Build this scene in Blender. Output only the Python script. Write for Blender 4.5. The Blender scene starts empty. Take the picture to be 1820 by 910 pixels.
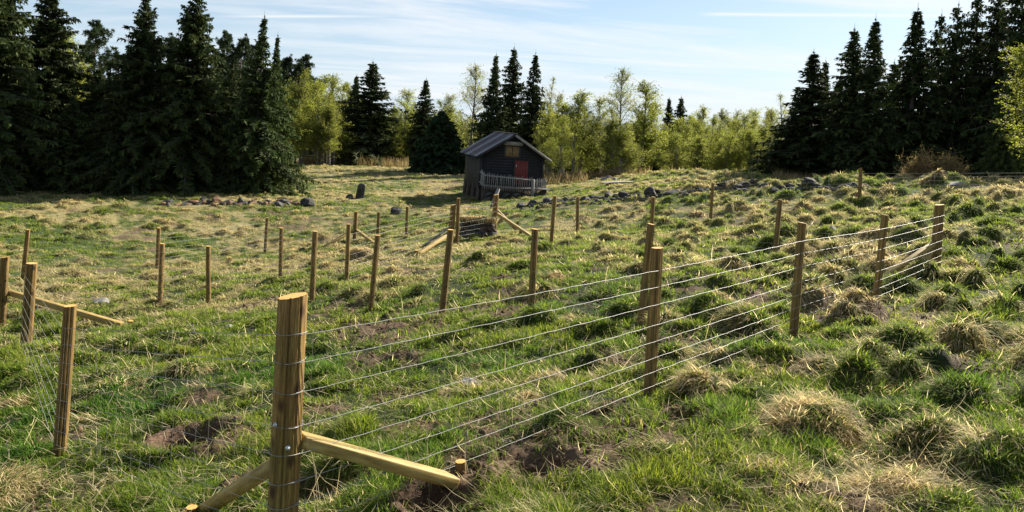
import bpy, bmesh, math, random
import numpy as np
from mathutils import Vector, Matrix
R = math.radians
rng = np.random.default_rng(7)
random.seed(7)
S = bpy.context.scene
COL = S.collection

# ------------------------------------------------------------------ camera
F, CX, HY, ROLL = 1324.0, 910.0, 225.0, R(3.5)      # focal length in photo pixels, principal point, roll
cd = bpy.data.cameras.new('camera'); cam = bpy.data.objects.new('camera', cd); COL.objects.link(cam)
cd.sensor_width = 36; cd.lens = F/1820*36; cd.shift_y = -(455-HY)/1820
cd.clip_start = 0.05; cd.clip_end = 30000
c_, s_ = math.cos(ROLL), math.sin(ROLL)
cam.matrix_world = Matrix(((c_, -s_, 0, 0), (0, 0, -1, 0), (s_, c_, 0, 0), (0, 0, 0, 1)))
S.camera = cam
S.view_settings.view_transform = 'Standard'; S.view_settings.look = 'None'
S.view_settings.gamma = 1; S.view_settings.use_curve_mapping = False
S.view_settings.exposure = 1.30
S.render.resolution_x, S.render.resolution_y = 1024, 512

# ------------------------------------------------------------------ sun and sky
SUN_AZ, SUN_EL = R(45), R(30)                        # azimuth to the right of +Y
sun_dir = Vector((math.sin(SUN_AZ)*math.cos(SUN_EL), math.cos(SUN_AZ)*math.cos(SUN_EL), math.sin(SUN_EL)))
sl = bpy.data.lights.new('sun', 'SUN'); so = bpy.data.objects.new('sun', sl); COL.objects.link(so)
sl.energy = 5.0; sl.angle = R(0.53); sl.color = (1, 0.92, 0.78)
so.rotation_euler = sun_dir.to_track_quat('Z', 'Y').to_euler(); so.location = sun_dir*50
W = bpy.data.worlds.new('World'); S.world = W; W.use_nodes = True
nt = W.node_tree; nt.nodes.clear()
def N(t, ty, **k):
    n = t.nodes.new(ty)
    for a, b in k.items():
        if a[0] == '_': n.inputs[a[1:]].default_value = b
        else: setattr(n, a, b)
    return n
def math_(t, op, a, b=None, clamp=False):
    n = t.nodes.new('ShaderNodeMath'); n.operation = op; n.use_clamp = clamp
    for i, v in enumerate((a, b)):
        if v is None: continue
        if isinstance(v, (int, float)): n.inputs[i].default_value = v
        else: t.links.new(v, n.inputs[i])
    return n.outputs[0]
def ramp(t, fac, stops):
    n = t.nodes.new('ShaderNodeValToRGB'); e = n.color_ramp.elements
    while len(e) < len(stops): e.new(0.5)
    for i, (p, c) in enumerate(stops):
        e[i].position = p; e[i].color = (c, c, c, 1) if isinstance(c, (int, float)) else (*c, 1)
    t.links.new(fac, n.inputs[0]); return n.outputs[0]
def mixc(t, fac, a, b, mode='MIX'):
    n = t.nodes.new('ShaderNodeMix'); n.data_type = 'RGBA'; n.blend_type = mode
    for i, v in ((0, fac), (6, a), (7, b)):
        if isinstance(v, (int, float)): n.inputs[i].default_value = v
        elif isinstance(v, tuple): n.inputs[i].default_value = (*v, 1)
        else: t.links.new(v, n.inputs[i])
    return n.outputs[2]
sky = N(nt, 'ShaderNodeTexSky', sky_type='NISHITA', sun_disc=False)
sky.sun_elevation = SUN_EL; sky.sun_rotation = SUN_AZ; sky.air_density = 1.0; sky.dust_density = 0.35; sky.ozone_density = 1.6
tc = N(nt, 'ShaderNodeTexCoord'); sp = N(nt, 'ShaderNodeSeparateXYZ'); nt.links.new(tc.outputs['Generated'], sp.inputs[0])
zc = math_(nt, 'MAXIMUM', sp.outputs[2], 0.0)
zz = math_(nt, 'ADD', zc, 0.09)
cu = math_(nt, 'DIVIDE', sp.outputs[0], zz); cv = math_(nt, 'DIVIDE', sp.outputs[1], zz)
cb = N(nt, 'ShaderNodeCombineXYZ'); nt.links.new(cu, cb.inputs[0]); nt.links.new(cv, cb.inputs[1])
mp = N(nt, 'ShaderNodeMapping'); nt.links.new(cb.outputs[0], mp.inputs[0])
mp.inputs['Rotation'].default_value = (0, 0, R(-24)); mp.inputs['Scale'].default_value = (0.30, 1.0, 1)
n1 = N(nt, 'ShaderNodeTexNoise', _Scale=1.1, _Detail=9.0, _Roughness=0.62, _Distortion=0.5); nt.links.new(mp.outputs[0], n1.inputs['Vector'])
mp2 = N(nt, 'ShaderNodeMapping'); nt.links.new(cb.outputs[0], mp2.inputs[0])
mp2.inputs['Rotation'].default_value = (0, 0, R(20)); mp2.inputs['Scale'].default_value = (0.25, 0.35, 1); mp2.inputs['Location'].default_value = (3, 1, 0)
n2 = N(nt, 'ShaderNodeTexNoise', _Scale=0.7, _Detail=3.0); nt.links.new(mp2.outputs[0], n2.inputs['Vector'])
c1 = ramp(nt, n1.outputs[0], [(0.44, 0.0), (0.60, 1.0)])
c2 = ramp(nt, n2.outputs[0], [(0.30, 0.45), (0.62, 1.0)])
cl = math_(nt, 'MULTIPLY', math_(nt, 'MULTIPLY', c1, c2), 0.80)
# low banded streaks of stratus just over the horizon
mp3 = N(nt, 'ShaderNodeMapping'); nt.links.new(tc.outputs['Generated'], mp3.inputs[0]); mp3.inputs['Scale'].default_value = (2.2, 2.2, 34)
n3 = N(nt, 'ShaderNodeTexNoise', _Scale=1.0, _Detail=4.0, _Roughness=0.5); nt.links.new(mp3.outputs[0], n3.inputs['Vector'])
c3 = ramp(nt, n3.outputs[0], [(0.52, 0.0), (0.64, 0.75)])
lowm = ramp(nt, sp.outputs[2], [(0.0, 0.9), (0.09, 0.8), (0.17, 0.0)])
c3 = math_(nt, 'MULTIPLY', c3, lowm)
# contrails: thin straight lines in direction space
yy = math_(nt, 'MAXIMUM', sp.outputs[1], 0.05)
du = math_(nt, 'DIVIDE', sp.outputs[0], yy); dv = math_(nt, 'DIVIDE', sp.outputs[2], yy)
def ray(px, py):
    u, v = (px-CX)/F, -(py-HY)/F
    return u*c_ - v*s_, u*s_ + v*c_
def trail(p, q, w, amp, soft=0.03):
    (ua, va), (ub, vb) = ray(*p), ray(*q)
    sl_ = (vb-va)/(ub-ua)
    line = math_(nt, 'ADD', math_(nt, 'MULTIPLY', math_(nt, 'SUBTRACT', du, ua), sl_), va)
    dd = math_(nt, 'ABSOLUTE', math_(nt, 'SUBTRACT', dv, line))
    prof = math_(nt, 'SUBTRACT', 1.0, math_(nt, 'DIVIDE', dd, w), True)
    e0 = math_(nt, 'DIVIDE', math_(nt, 'SUBTRACT', du, ua), soft, True)
    e1 = math_(nt, 'DIVIDE', math_(nt, 'SUBTRACT', ub, du), soft*2, True)
    return math_(nt, 'MULTIPLY', math_(nt, 'MULTIPLY', prof, amp), math_(nt, 'MULTIPLY', e0, e1))
t1 = trail((1238, 25), (1960, 30), 0.0036, 0.85)
t2 = trail((370, 29), (760, 29), 0.0034, 0.9, 0.08)
cl = math_(nt, 'MAXIMUM', cl, c3); cl = math_(nt, 'MAXIMUM', cl, math_(nt, 'MAXIMUM', t1, t2))
hz = ramp(nt, sp.outputs[2], [(0.0, 0.80), (0.07, 0.60), (0.16, 0.30), (0.4, 0.0)])
skyc = mixc(nt, hz, sky.outputs[0], (4.9, 6.3, 8.1))
skyc = mixc(nt, cl, skyc, (7.9, 8.15, 8.4))
bg = N(nt, 'ShaderNodeBackground', _Strength=0.050); nt.links.new(skyc, bg.inputs[0])
wo = N(nt, 'ShaderNodeOutputWorld'); nt.links.new(bg.outputs[0], wo.inputs[0])

# ------------------------------------------------------------------ helpers
def P(px, py, d):
    x, z = ray(px, py); return np.array((x*d, d, z*d))
def tag(o, label=None, cat=None, group=None, kind=None):
    if label: o['label'] = label
    if cat: o['category'] = cat
    if group: o['group'] = group
    if kind: o['kind'] = kind
    return o
def empty(name, loc, rz=0):
    o = bpy.data.objects.new(name, None); COL.objects.link(o)
    o.location = Vector([float(v) for v in loc]); o.rotation_euler = (0, 0, rz); o.empty_display_size = 0.2
    return o
def link(name, me, m=None, parent=None, loc=None):
    o = bpy.data.objects.new(name, me); COL.objects.link(o)
    if m is not None and not me.materials: me.materials.append(m)
    if parent is not None: o.parent = parent
    if loc is not None: o.location = Vector([float(v) for v in loc])
    return o
def mesh_np(name, V, faces, cols=None, smooth=False):
    """faces: list of (n,k) int arrays with k vertices each"""
    me = bpy.data.meshes.new(name)
    V = np.ascontiguousarray(V, dtype=np.float32)
    me.vertices.add(len(V)); me.vertices.foreach_set('co', V.ravel())
    faces = [f for f in faces if len(f)]
    idx = np.concatenate([f.ravel() for f in faces]).astype(np.int32)
    tot = np.concatenate([np.full(len(f), f.shape[1], np.int32) for f in faces])
    st = np.concatenate(([0], np.cumsum(tot)[:-1])).astype(np.int32)
    me.loops.add(len(idx)); me.loops.foreach_set('vertex_index', idx)
    me.polygons.add(len(tot)); me.polygons.foreach_set('loop_start', st); me.polygons.foreach_set('loop_total', tot)
    if smooth: me.polygons.foreach_set('use_smooth', np.ones(len(tot), bool))
    me.update(calc_edges=True)
    if cols is not None:
        a = me.color_attributes.new('Col', 'FLOAT_COLOR', 'POINT')
        c4 = np.ones((len(V), 4), np.float32); c4[:, :3] = cols
        a.data.foreach_set('color', c4.ravel())
    return me
class MB:
    """collects boxes and tubes for one mesh object"""
    def __init__(s): s.V = []; s.Q = []; s.T = []; s.G = []; s.n = 0
    def add(s, V, q=(), t=()):
        s.V.append(np.asarray(V, float)); 
        if len(q): s.Q.append(np.asarray(q)+s.n)
        if len(t): s.T.append(np.asarray(t)+s.n)
        s.n += len(V)
    def hexa(s, p):      # 8 points: bottom 4 ccw, top 4 ccw
        s.add(p, [(3, 2, 1, 0), (4, 5, 6, 7), (0, 1, 5, 4), (1, 2, 6, 5), (2, 3, 7, 6), (3, 0, 4, 7)])
    def box(s, x0, x1, y0, y1, z0, z1):
        s.hexa([(x0, y0, z0), (x1, y0, z0), (x1, y1, z0), (x0, y1, z0), (x0, y0, z1), (x1, y0, z1), (x1, y1, z1), (x0, y1, z1)])
    def beam(s, a, b, w, h, up=(0, 0, 1)):
        a, b, up = (np.asarray(v, float) for v in (a, b, up)); t = b-a; t /= np.linalg.norm(t)
        sx = np.cross(t, up); sx /= np.linalg.norm(sx); sz = np.cross(sx, t)
        sx *= w/2; sz *= h/2
        s.hexa([a-sx-sz, a+sx-sz, b+sx-sz, b-sx-sz, a-sx+sz, a+sx+sz, b+sx+sz, b-sx+sz])
    def tube(s, pts, rad, k=6, cap=True):
        pts = np.asarray(pts, float); m = len(pts); rad = np.broadcast_to(rad, (m,))
        t = np.gradient(pts, axis=0); t /= np.linalg.norm(t, axis=1)[:, None]+1e-12
        ref = np.array((0.13, 0.99, 0.05)) if abs(t[0, 1]) < 0.9 else np.array((1.0, 0, 0))
        a = np.cross(t, ref); a /= np.linalg.norm(a, axis=1)[:, None]; b = np.cross(t, a)
        th = np.arange(k)*2*math.pi/k
        V = pts[:, None]+rad[:, None, None]*(np.cos(th)[None, :, None]*a[:, None]+np.sin(th)[None, :, None]*b[:, None])
        i = np.arange(m-1)[:, None]*k; j = np.arange(k)[None]
        q = np.stack([i+j, i+(j+1) % k, i+k+(j+1) % k, i+k+j], -1).reshape(-1, 4)
        V = V.reshape(-1, 3); tr = []
        if cap:
            V = np.vstack([V, pts[0], pts[-1]]); e = m*k
            tr = [(e, (jj+1) % k, jj) for jj in range(k)]+[(e+1, (m-1)*k+jj, (m-1)*k+(jj+1) % k) for jj in range(k)]
        s.add(V, q, tr)
    def build(s, name, m, parent=None, loc=None, smooth=False, bevel=0):
        me = mesh_np(name, np.vstack(s.V), [np.vstack(s.Q) if s.Q else np.zeros((0, 4), int), np.vstack(s.T) if s.T else np.zeros((0, 3), int)], smooth=smooth)
        o = link(name, me, m, parent, loc)
        if bevel:
            b = o.modifiers.new('Bevel', 'BEVEL'); b.width = bevel; b.segments = 2; b.limit_method = 'ANGLE'
        return o

# numpy noise
def hsh(ix, iy, s=0):
    h = (ix.astype(np.int64)*374761393+iy.astype(np.int64)*668265263+s*1442695041) & 0xffffffff
    h = ((h ^ (h >> 13))*1274126177) & 0xffffffff
    h = ((h ^ (h >> 16))*2246822519) & 0xffffffff
    return ((h ^ (h >> 15)) & 0xffffff)/float(0xffffff)
def vnoise(x, y, s=0):
    ix = np.floor(x); iy = np.floor(y); fx = x-ix; fy = y-iy
    fx = fx*fx*(3-2*fx); fy = fy*fy*(3-2*fy)
    a = hsh(ix, iy, s); b = hsh(ix+1, iy, s); c = hsh(ix, iy+1, s); d = hsh(ix+1, iy+1, s)
    return (a*(1-fx)+b*fx)*(1-fy)+(c*(1-fx)+d*fx)*fy
def fbm(x, y, o=4, s=0):
    v = 0; a = 0.5; t = 0
    for i in range(o):
        v = v+a*vnoise(x*2**i+17*i, y*2**i-9*i, s+i); t += a; a *= 0.5
    return v/t
def sst(a, b, x):
    t = np.clip((x-a)/(b-a), 0, 1); return t*t*(3-2*t)

# ------------------------------------------------------------------ materials
def mat(name):
    m = bpy.data.materials.new(name); m.use_nodes = True; t = m.node_tree; t.nodes.clear()
    o = N(t, 'ShaderNodeOutputMaterial'); b = N(t, 'ShaderNodeBsdfPrincipled'); t.links.new(b.outputs[0], o.inputs[0])
    return m, t, b, o
def noise(t, scale, detail=4, rough=0.55, stretch=None, src='Object'):
    tc = N(t, 'ShaderNodeTexCoord'); v = tc.outputs[src]
    if stretch:
        mp = N(t, 'ShaderNodeMapping'); mp.inputs['Scale'].default_value = stretch; t.links.new(v, mp.inputs[0]); v = mp.outputs[0]
    n = N(t, 'ShaderNodeTexNoise', _Scale=scale, _Detail=detail, _Roughness=rough); t.links.new(v, n.inputs['Vector']); return n.outputs[0]
def bump(t, b, h, strength=0.5, dist=0.01):
    n = N(t, 'ShaderNodeBump', _Strength=strength, _Distance=dist); t.links.new(h, n.inputs['Height']); t.links.new(n.outputs[0], b.inputs['Normal'])
def simple(name, stops, scale=5, detail=5, rough=0.85, stretch=None, bs=0.4, bd=0.01, metal=0.0, rand=0.0):
    m, t, b, o = mat(name); n = noise(t, scale, detail, 0.6, stretch)
    c = ramp(t, n, stops)
    if rand:
        oi = N(t, 'ShaderNodeObjectInfo'); hs = N(t, 'ShaderNodeHueSaturation'); t.links.new(c, hs.inputs['Color'])
        t.links.new(math_(t, 'ADD', math_(t, 'MULTIPLY', oi.outputs['Random'], 2*rand), 1-rand), hs.inputs['Value']); c = hs.outputs[0]
    t.links.new(c, b.inputs['Base Color']); b.inputs['Roughness'].default_value = rough; b.inputs['Metallic'].default_value = metal
    if bs: bump(t, b, n, bs, bd)
    return m
def leafmat(name, trans=0.35, gain=1.0, rough=0.6, rand=0.12, spec=0.25):
    m, t, b, o = mat(name); a = N(t, 'ShaderNodeVertexColor', layer_name='Col'); c = a.outputs[0]
    oi = N(t, 'ShaderNodeObjectInfo'); hs = N(t, 'ShaderNodeHueSaturation'); t.links.new(c, hs.inputs['Color'])
    t.links.new(math_(t, 'ADD', math_(t, 'MULTIPLY', oi.outputs['Random'], 2*rand), 1-rand), hs.inputs['Value']); c = hs.outputs[0]
    t.links.new(c, b.inputs['Base Color']); b.inputs['Roughness'].default_value = rough
    b.inputs['Specular IOR Level'].default_value = spec
    tr = N(t, 'ShaderNodeBsdfTranslucent'); 
    c2 = mixc(t, 1.0, c, (gain, gain*1.0, gain*0.78), 'MULTIPLY'); t.links.new(c2, tr.inputs[0])
    mx = N(t, 'ShaderNodeMixShader', _Fac=trans); t.links.new(b.outputs[0], mx.inputs[1]); t.links.new(tr.outputs[0], mx.inputs[2])
    t.links.new(mx.outputs[0], o.inputs[0]); return m
M = {}
M['grass'] = leafmat('grass_blades', 0.5, 1.7, 0.75, 0.0, 0.12)
M['needles'] = leafmat('spruce_needles', 0.16, 1.6, 0.75, 0.22, 0.10)
M['leaves'] = leafmat('birch_leaves', 0.55, 1.5, 0.6, 0.18)
m, t, b, o = mat('meadow_soil'); a = N(t, 'ShaderNodeVertexColor', layer_name='Col')
n = noise(t, 26, 6, 0.7); mm = mixc(t, 1.0, a.outputs[0], ramp(t, n, [(0.25, 0.35), (0.75, 1.6)]), 'MULTIPLY')
t.links.new(mm, b.inputs['Base Color']); b.inputs['Roughness'].default_value = 0.95; b.inputs['Specular IOR Level'].default_value = 0.15
bump(t, b, n, 0.9, 0.03); M['ground'] = m
# pressure-treated pine
m, t, b, o = mat('treated_pine')
g1 = noise(t, 14, 5, 0.6, (4, 4, 0.18)); g2 = noise(t, 5, 3, 0.5, (1, 1, 0.6)); kn = noise(t, 9, 2, 0.4, (1.3, 1.3, 0.55))
c = ramp(t, g1, [(0.28, (0.10, 0.060, 0.018)), (0.5, (0.21, 0.135, 0.045)), (0.72, (0.33, 0.225, 0.085))])
c = mixc(t, 1.0, c, ramp(t, g2, [(0.3, (0.72, 0.80, 0.62)), (0.7, (1.15, 1.05, 1.0))]), 'MULTIPLY')
c = mixc(t, ramp(t, kn, [(0.70, 0.0), (0.76, 0.8)]), c, (0.07, 0.035, 0.012))
g3 = noise(t, 60, 4, 0.7, (5, 5, 0.25)); c = mixc(t, 1.0, c, ramp(t, g3, [(0.35, (0.45, 0.42, 0.38)), (0.6, (1.15, 1.12, 1.08))]), 'MULTIPLY')
tcx = N(t, 'ShaderNodeTexCoord'); mpx = N(t, 'ShaderNodeMapping'); mpx.inputs['Scale'].default_value = (9, 9, 5.2); t.links.new(tcx.outputs['Object'], mpx.inputs[0])
vor = N(t, 'ShaderNodeTexVoronoi', _Scale=1.0); t.links.new(mpx.outputs[0], vor.inputs['Vector'])
c = mixc(t, ramp(t, vor.outputs['Distance'], [(0.10, 0.92), (0.16, 0.55), (0.24, 0.0)]), c, (0.045, 0.02, 0.008))
sx_ = N(t, 'ShaderNodeSeparateXYZ'); t.links.new(tcx.outputs['Object'], sx_.inputs[0]); c = mixc(t, ramp(t, math_(t, 'ADD', sx_.outputs[2], math_(t, 'MULTIPLY', g2, 0.1)), [(0.04, 0.6), (0.2, 0.0)]), c, (0.07, 0.048, 0.03))
oi = N(t, 'ShaderNodeObjectInfo'); hs = N(t, 'ShaderNodeHueSaturation'); t.links.new(c, hs.inputs['Color'])
t.links.new(math_(t, 'ADD', math_(t, 'MULTIPLY', oi.outputs['Random'], 0.4), 1.0), hs.inputs['Value'])
t.links.new(hs.outputs[0], b.inputs['Base Color']); b.inputs['Roughness'].default_value = 0.7; b.inputs['Specular IOR Level'].default_value = 0.3
bump(t, b, g1, 0.5, 0.006); M['pine'] = m
# end grain with rings
m, t, b, o = mat('cut_end'); tcn = N(t, 'ShaderNodeTexCoord')
wv = N(t, 'ShaderNodeTexWave', wave_type='RINGS', rings_direction='Z', _Scale=26.0, _Distortion=2.5); wv.inputs['Detail'].default_value = 3; t.links.new(tcn.outputs['Object'], wv.inputs[0])
c = ramp(t, wv.outputs[0], [(0.1, (0.58, 0.33, 0.07)), (0.9, (0.74, 0.48, 0.14))])
c = mixc(t, 0.5, c, ramp(t, noise(t, 30, 4), [(0.3, (0.5, 0.24, 0.05)), (0.7, (0.68, 0.45, 0.15))]))
t.links.new(c, b.inputs['Base Color']); b.inputs['Roughness'].default_value = 0.75; M['cut'] = m
M['brace'] = simple('sawn_pine', [(0.3, (0.20, 0.125, 0.03)), (0.5, (0.34, 0.235, 0.065)), (0.75, (0.48, 0.36, 0.12))], 9, 5, 0.65, (0.7, 5, 5), 0.4, 0.004)
M['old_wood'] = simple('weathered_wood', [(0.3, (0.12, 0.105, 0.095)), (0.7, (0.34, 0.31, 0.28))], 8, 5, 0.85, (3, 3, 0.4), 0.5, 0.01)
M['picket'] = simple('grey_pickets', [(0.3, (0.17, 0.16, 0.155)), (0.7, (0.36, 0.345, 0.33))], 8, 5, 0.85, (3, 3, 0.4), 0.4, 0.008)
M['wire'] = simple('galvanised_wire', [(0.3, (0.20, 0.20, 0.19)), (0.7, (0.42, 0.41, 0.38))], 60, 3, 0.5, None, 0, 0, 0.3)
M['steel'] = simple('galvanised_steel', [(0.3, (0.55, 0.56, 0.57)), (0.7, (0.75, 0.76, 0.77))], 90, 2, 0.4, None, 0.1, 0.001, 0.8)
M['rock'] = simple('lichen_stone', [(0.30, (0.014, 0.013, 0.013)), (0.50, (0.040, 0.037, 0.035)), (0.62, (0.09, 0.085, 0.075)), (0.76, (0.30, 0.29, 0.25))], 3.2, 8, 0.9, None, 0.8, 0.05, 0, 0.3)
M['pale_rock'] = simple('pale_stone', [(0.3, (0.13, 0.12, 0.11)), (0.7, (0.40, 0.38, 0.34))], 5, 8, 0.9, None, 0.7, 0.03, 0, 0.15)
M['rust_rock'] = simple('rusty_stone', [(0.3, (0.07, 0.045, 0.03)), (0.6, (0.24, 0.13, 0.07)), (0.8, (0.36, 0.26, 0.16))], 3.5, 7, 0.9, None, 0.8, 0.04, 0, 0.2)
M['earth'] = simple('dark_earth', [(0.3, (0.035, 0.022, 0.015)), (0.7, (0.12, 0.08, 0.055))], 9, 8, 0.95, None, 1.0, 0.06)
M['bark'] = simple('dark_bark', [(0.3, (0.035, 0.028, 0.022)), (0.7, (0.13, 0.10, 0.08))], 6, 6, 0.9, (4, 4, 0.6), 0.6, 0.03)
M['birch_bark'] = simple('birch_bark', [(0.3, (0.07, 0.06, 0.05)), (0.5, (0.19, 0.17, 0.145)), (0.7, (0.42, 0.40, 0.36))], 2.2, 6, 0.8, (1, 1, 5), 0.3, 0.01)
M['tar'] = simple('tarred_boards', [(0.3, (0.007, 0.008, 0.012)), (0.7, (0.026, 0.026, 0.032))], 5, 6, 0.8, (0.6, 0.6, 8), 0.5, 0.012)
M['grey_boards'] = simple('grey_boards', [(0.3, (0.020, 0.019, 0.020)), (0.7, (0.075, 0.068, 0.065))], 5, 6, 0.85, (8, 8, 0.5), 0.5, 0.012)
M['red'] = simple('red_paint', [(0.3, (0.10, 0.016, 0.012)), (0.7, (0.20, 0.032, 0.022))], 7, 6, 0.7, (6, 6, 0.6), 0.3, 0.005)
M['shutter'] = simple('bare_shutter', [(0.3, (0.12, 0.075, 0.035)), (0.7, (0.34, 0.23, 0.11))], 8, 5, 0.8, (5, 5, 0.5), 0.4, 0.006)
m, t, b, o = mat('old_tin'); c = ramp(t, noise(t, 2.3, 7, 0.65, (0.7, 3.5, 1)), [(0.3, (0.045, 0.036, 0.036)), (0.48, (0.085, 0.07, 0.07)), (0.6, (0.14, 0.13, 0.135)), (0.78, (0.28, 0.28, 0.30))])
t.links.new(c, b.inputs['Base Color']); b.inputs['Roughness'].default_value = 0.8; b.inputs['Specular IOR Level'].default_value = 0.25; M['tin'] = m
M['tin_worn'] = simple('worn_tin', [(0.3, (0.09, 0.078, 0.078)), (0.5, (0.18, 0.17, 0.175)), (0.7, (0.32, 0.32, 0.34))], 2.5, 6, 0.5, (0.7, 3.5, 1), 0, 0, 0.15)
M['hill'] = simple('hazed_forest', [(0.3, (0.022, 0.034, 0.040)), (0.7, (0.045, 0.060, 0.066))], 0.05, 8, 1.0, None, 0.5, 5)  # blue of the distant air is mixed into the forest colour
M['mountain'] = simple('hazed_snowy_mountain', [(0.4, (0.14, 0.20, 0.26)), (0.62, (0.5, 0.55, 0.6))], 0.02, 8, 1.0, None, 0, 5)  # bluish haze of distance painted into the base colour

# ------------------------------------------------------------------ terrain
CP = [P(*a) for a in [
 (500,982,3.5),(812,858,4.15),(350,902,4.15),(1820,910,3.55),(1150,900,3.75),
 (1155,705,5.8),(1410,597,7.8),(1555,545,9.5),(1662,490,11.8),(105,815,5.8),(45,615,10.7),(3,583,12.6),(218,583,12.4),
 (40,495,18),(280,482,20.6),(285,542,14.6),(369,545,14.7),(473,448,26),(499,500,16.7),(557,535,12.8),(618,500,15.4),
 (660,555,11.6),(784,565,10.2),(944,570,9.6),(1140,575,9.0),(1376,465,14.4),(1160,442,17),(978,440,17.3),
 (1263,390,24.0),(1526,365,23.5),(1025,415,24.0),(880,420,22.5),(815,433,21),(723,420,27),(632,427,27),
 (0,910,4.9),(0,760,6.6),(1820,600,7.3),(1820,420,14),(1820,345,22),(1650,325,26.5),(1500,319,29),(1350,327,32),
 (1000,357,33),(1180,332,34),(812,360,39.5),(880,358,38),(950,350,39),(985,340,41),(1080,318,48),(1180,311,50),(1300,306,44),(930,318,56),(530,345,40),(640,350,39),
 (400,365,33),(100,362,31),(0,357,31),(620,292,75),(540,291,75),(740,302,62),(700,350,41),(1240,470,12.5),(1500,430,15)]]
CP += [np.array(a, float) for a in [(0,0,-1.72),(2,0,-1.65),(-3,0,-2.3),(0,-8,-1.6),(-15,-5,-4.0),(15,-5,-0.8),(0,-40,-2),(-40,-30,-5),(40,-30,-1),
 (14.5,35,-2.0),(24,38,-2.2),(20,48,-3.4),(32,48,-3.2),(10,62,-4.6),(25,75,-5.0),(45,60,-4.0),(45,20,-0.6),(-28,32,-4.6),(-30,60,-4.5),(-50,40,-4.5),(-45,10,-5),
 (0,85,-4.8),(-18,95,-5.0),(-50,90,-3.5),(40,110,-6),(0,130,-6.5),(-60,130,-4)]]
CP = np.array(CP)
def U(r2): return 0.5*r2*np.log(r2+1e-9)
A_ = CP[:, :2]/10.0
D2 = ((A_[:, None]-A_[None])**2).sum(-1); n_ = len(CP)
K = U(D2)+np.eye(n_)*0.004
Pm = np.hstack([np.ones((n_, 1)), A_]); L_ = np.zeros((n_+3, n_+3)); L_[:n_, :n_] = K; L_[:n_, n_:] = Pm; L_[n_:, :n_] = Pm.T
wts = np.linalg.solve(L_, np.concatenate([CP[:, 2], np.zeros(3)]))
def base_h(x, y):
    x = np.asarray(x, float); y = np.asarray(y, float); sh = x.shape; X = x.ravel()/10; Y = y.ravel()/10
    out = np.empty(len(X))
    for i in range(0, len(X), 60000):
        a = X[i:i+60000]; b = Y[i:i+60000]
        r2 = (a[:, None]-A_[None, :, 0])**2+(b[:, None]-A_[None, :, 1])**2
        out[i:i+60000] = U(r2)@wts[:n_]+wts[n_]+wts[n_+1]*a+wts[n_+2]*b
    r = np.hypot(X, Y)*10; k = sst(70, 150, r)
    out = np.clip(out, -9, 3)*(1-k)+(-7.0)*k
    return out.reshape(sh)
tps = base_h
_bt = np.radians(np.arange(-180, 181, 1.5)); _bl = np.linspace(math.log(0.12), math.log(160), 420)
_BT, _BR = np.meshgrid(_bt, np.exp(_bl)); _BZ = tps(_BR*np.sin(_BT), _BR*np.cos(_BT))
def base_h(x, y):
    x = np.asarray(x, float); y = np.asarray(y, float); r = np.hypot(x, y)
    u = (np.degrees(np.arctan2(x, y))+180)/1.5; v = (np.log(np.maximum(r, 0.121))-_bl[0])/(_bl[1]-_bl[0])
    iu = np.clip(np.floor(u).astype(int), 0, len(_bt)-2); iv = np.clip(np.floor(v).astype(int), 0, len(_bl)-2)
    fu = u-iu; fv = np.clip(v-iv, 0, 1)
    return (_BZ[iv, iu]*(1-fu)+_BZ[iv, iu+1]*fu)*(1-fv)+(_BZ[iv+1, iu]*(1-fu)+_BZ[iv+1, iu+1]*fu)*fv
CELL = 0.60
PITS = []     # x, y, radius, depth
def cellhum(ci, cj):
    e = hsh(ci, cj, 11); cx = (ci+0.15+0.7*hsh(ci, cj, 12))*CELL; cy = (cj+0.15+0.7*hsh(ci, cj, 13))*CELL
    zone = fbm(cx*0.16+3, cy*0.16+8, 3, 40)
    right = sst(-3, 4, cx-0.15*cy)
    p = 0.46+0.34*right+(zone-0.5)*1.2
    h = (0.05+0.21*hsh(ci, cj, 14)**1.4)*(0.62+0.65*right)*np.where(np.hypot(cx, cy) < 5.5, 0.7, 1); r = 0.12+0.22*hsh(ci, cj, 15)
    h = h*np.where(cy > 30, 0.7, 1)
    return np.where(e < p, h, 0.0), r, cx, cy
def hum(x, y):
    ci = np.floor(x/CELL); cj = np.floor(y/CELL); out = np.zeros_like(x)
    for di in (-1, 0, 1):
        for dj in (-1, 0, 1):
            h, r, cx, cy = cellhum(ci+di, cj+dj)
            wob = 1+0.35*(vnoise(x*5, y*5, 71)-0.5)
            t2 = ((x-cx)**2+(y-cy)**2)/(r*wob)**2
            out = np.maximum(out, h*np.clip(1-t2, 0, 1)**0.6)
    return out
def dirtw(x, y):
    n = fbm(x*1.1+31, y*1.1+5, 4, 60); w = sst(0.66, 0.74, n)*0.8
    e = (fbm(x*2.6, y*2.6, 3, 77)-0.5)*2.6; br = 0.25+0.75*sst(0.36, 0.52, fbm(x*4.2+9, y*4.2, 3, 78))
    for (a, b, r, dp) in DIRT:
        q = ((x-a)**2+(y-b)**2)/r**2
        w = np.maximum(w, min(1, dp*1.1)*sst(1.35, 0.5, q+e)*(br if r > .5 else 1))
    return w
FLAT = []
def flatm(x, y):
    m = 1.0
    for (a, b, r) in FLAT: m = m*(1-np.exp(-(((x-a)**2+(y-b)**2)/r**2)**2))
    return m
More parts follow.
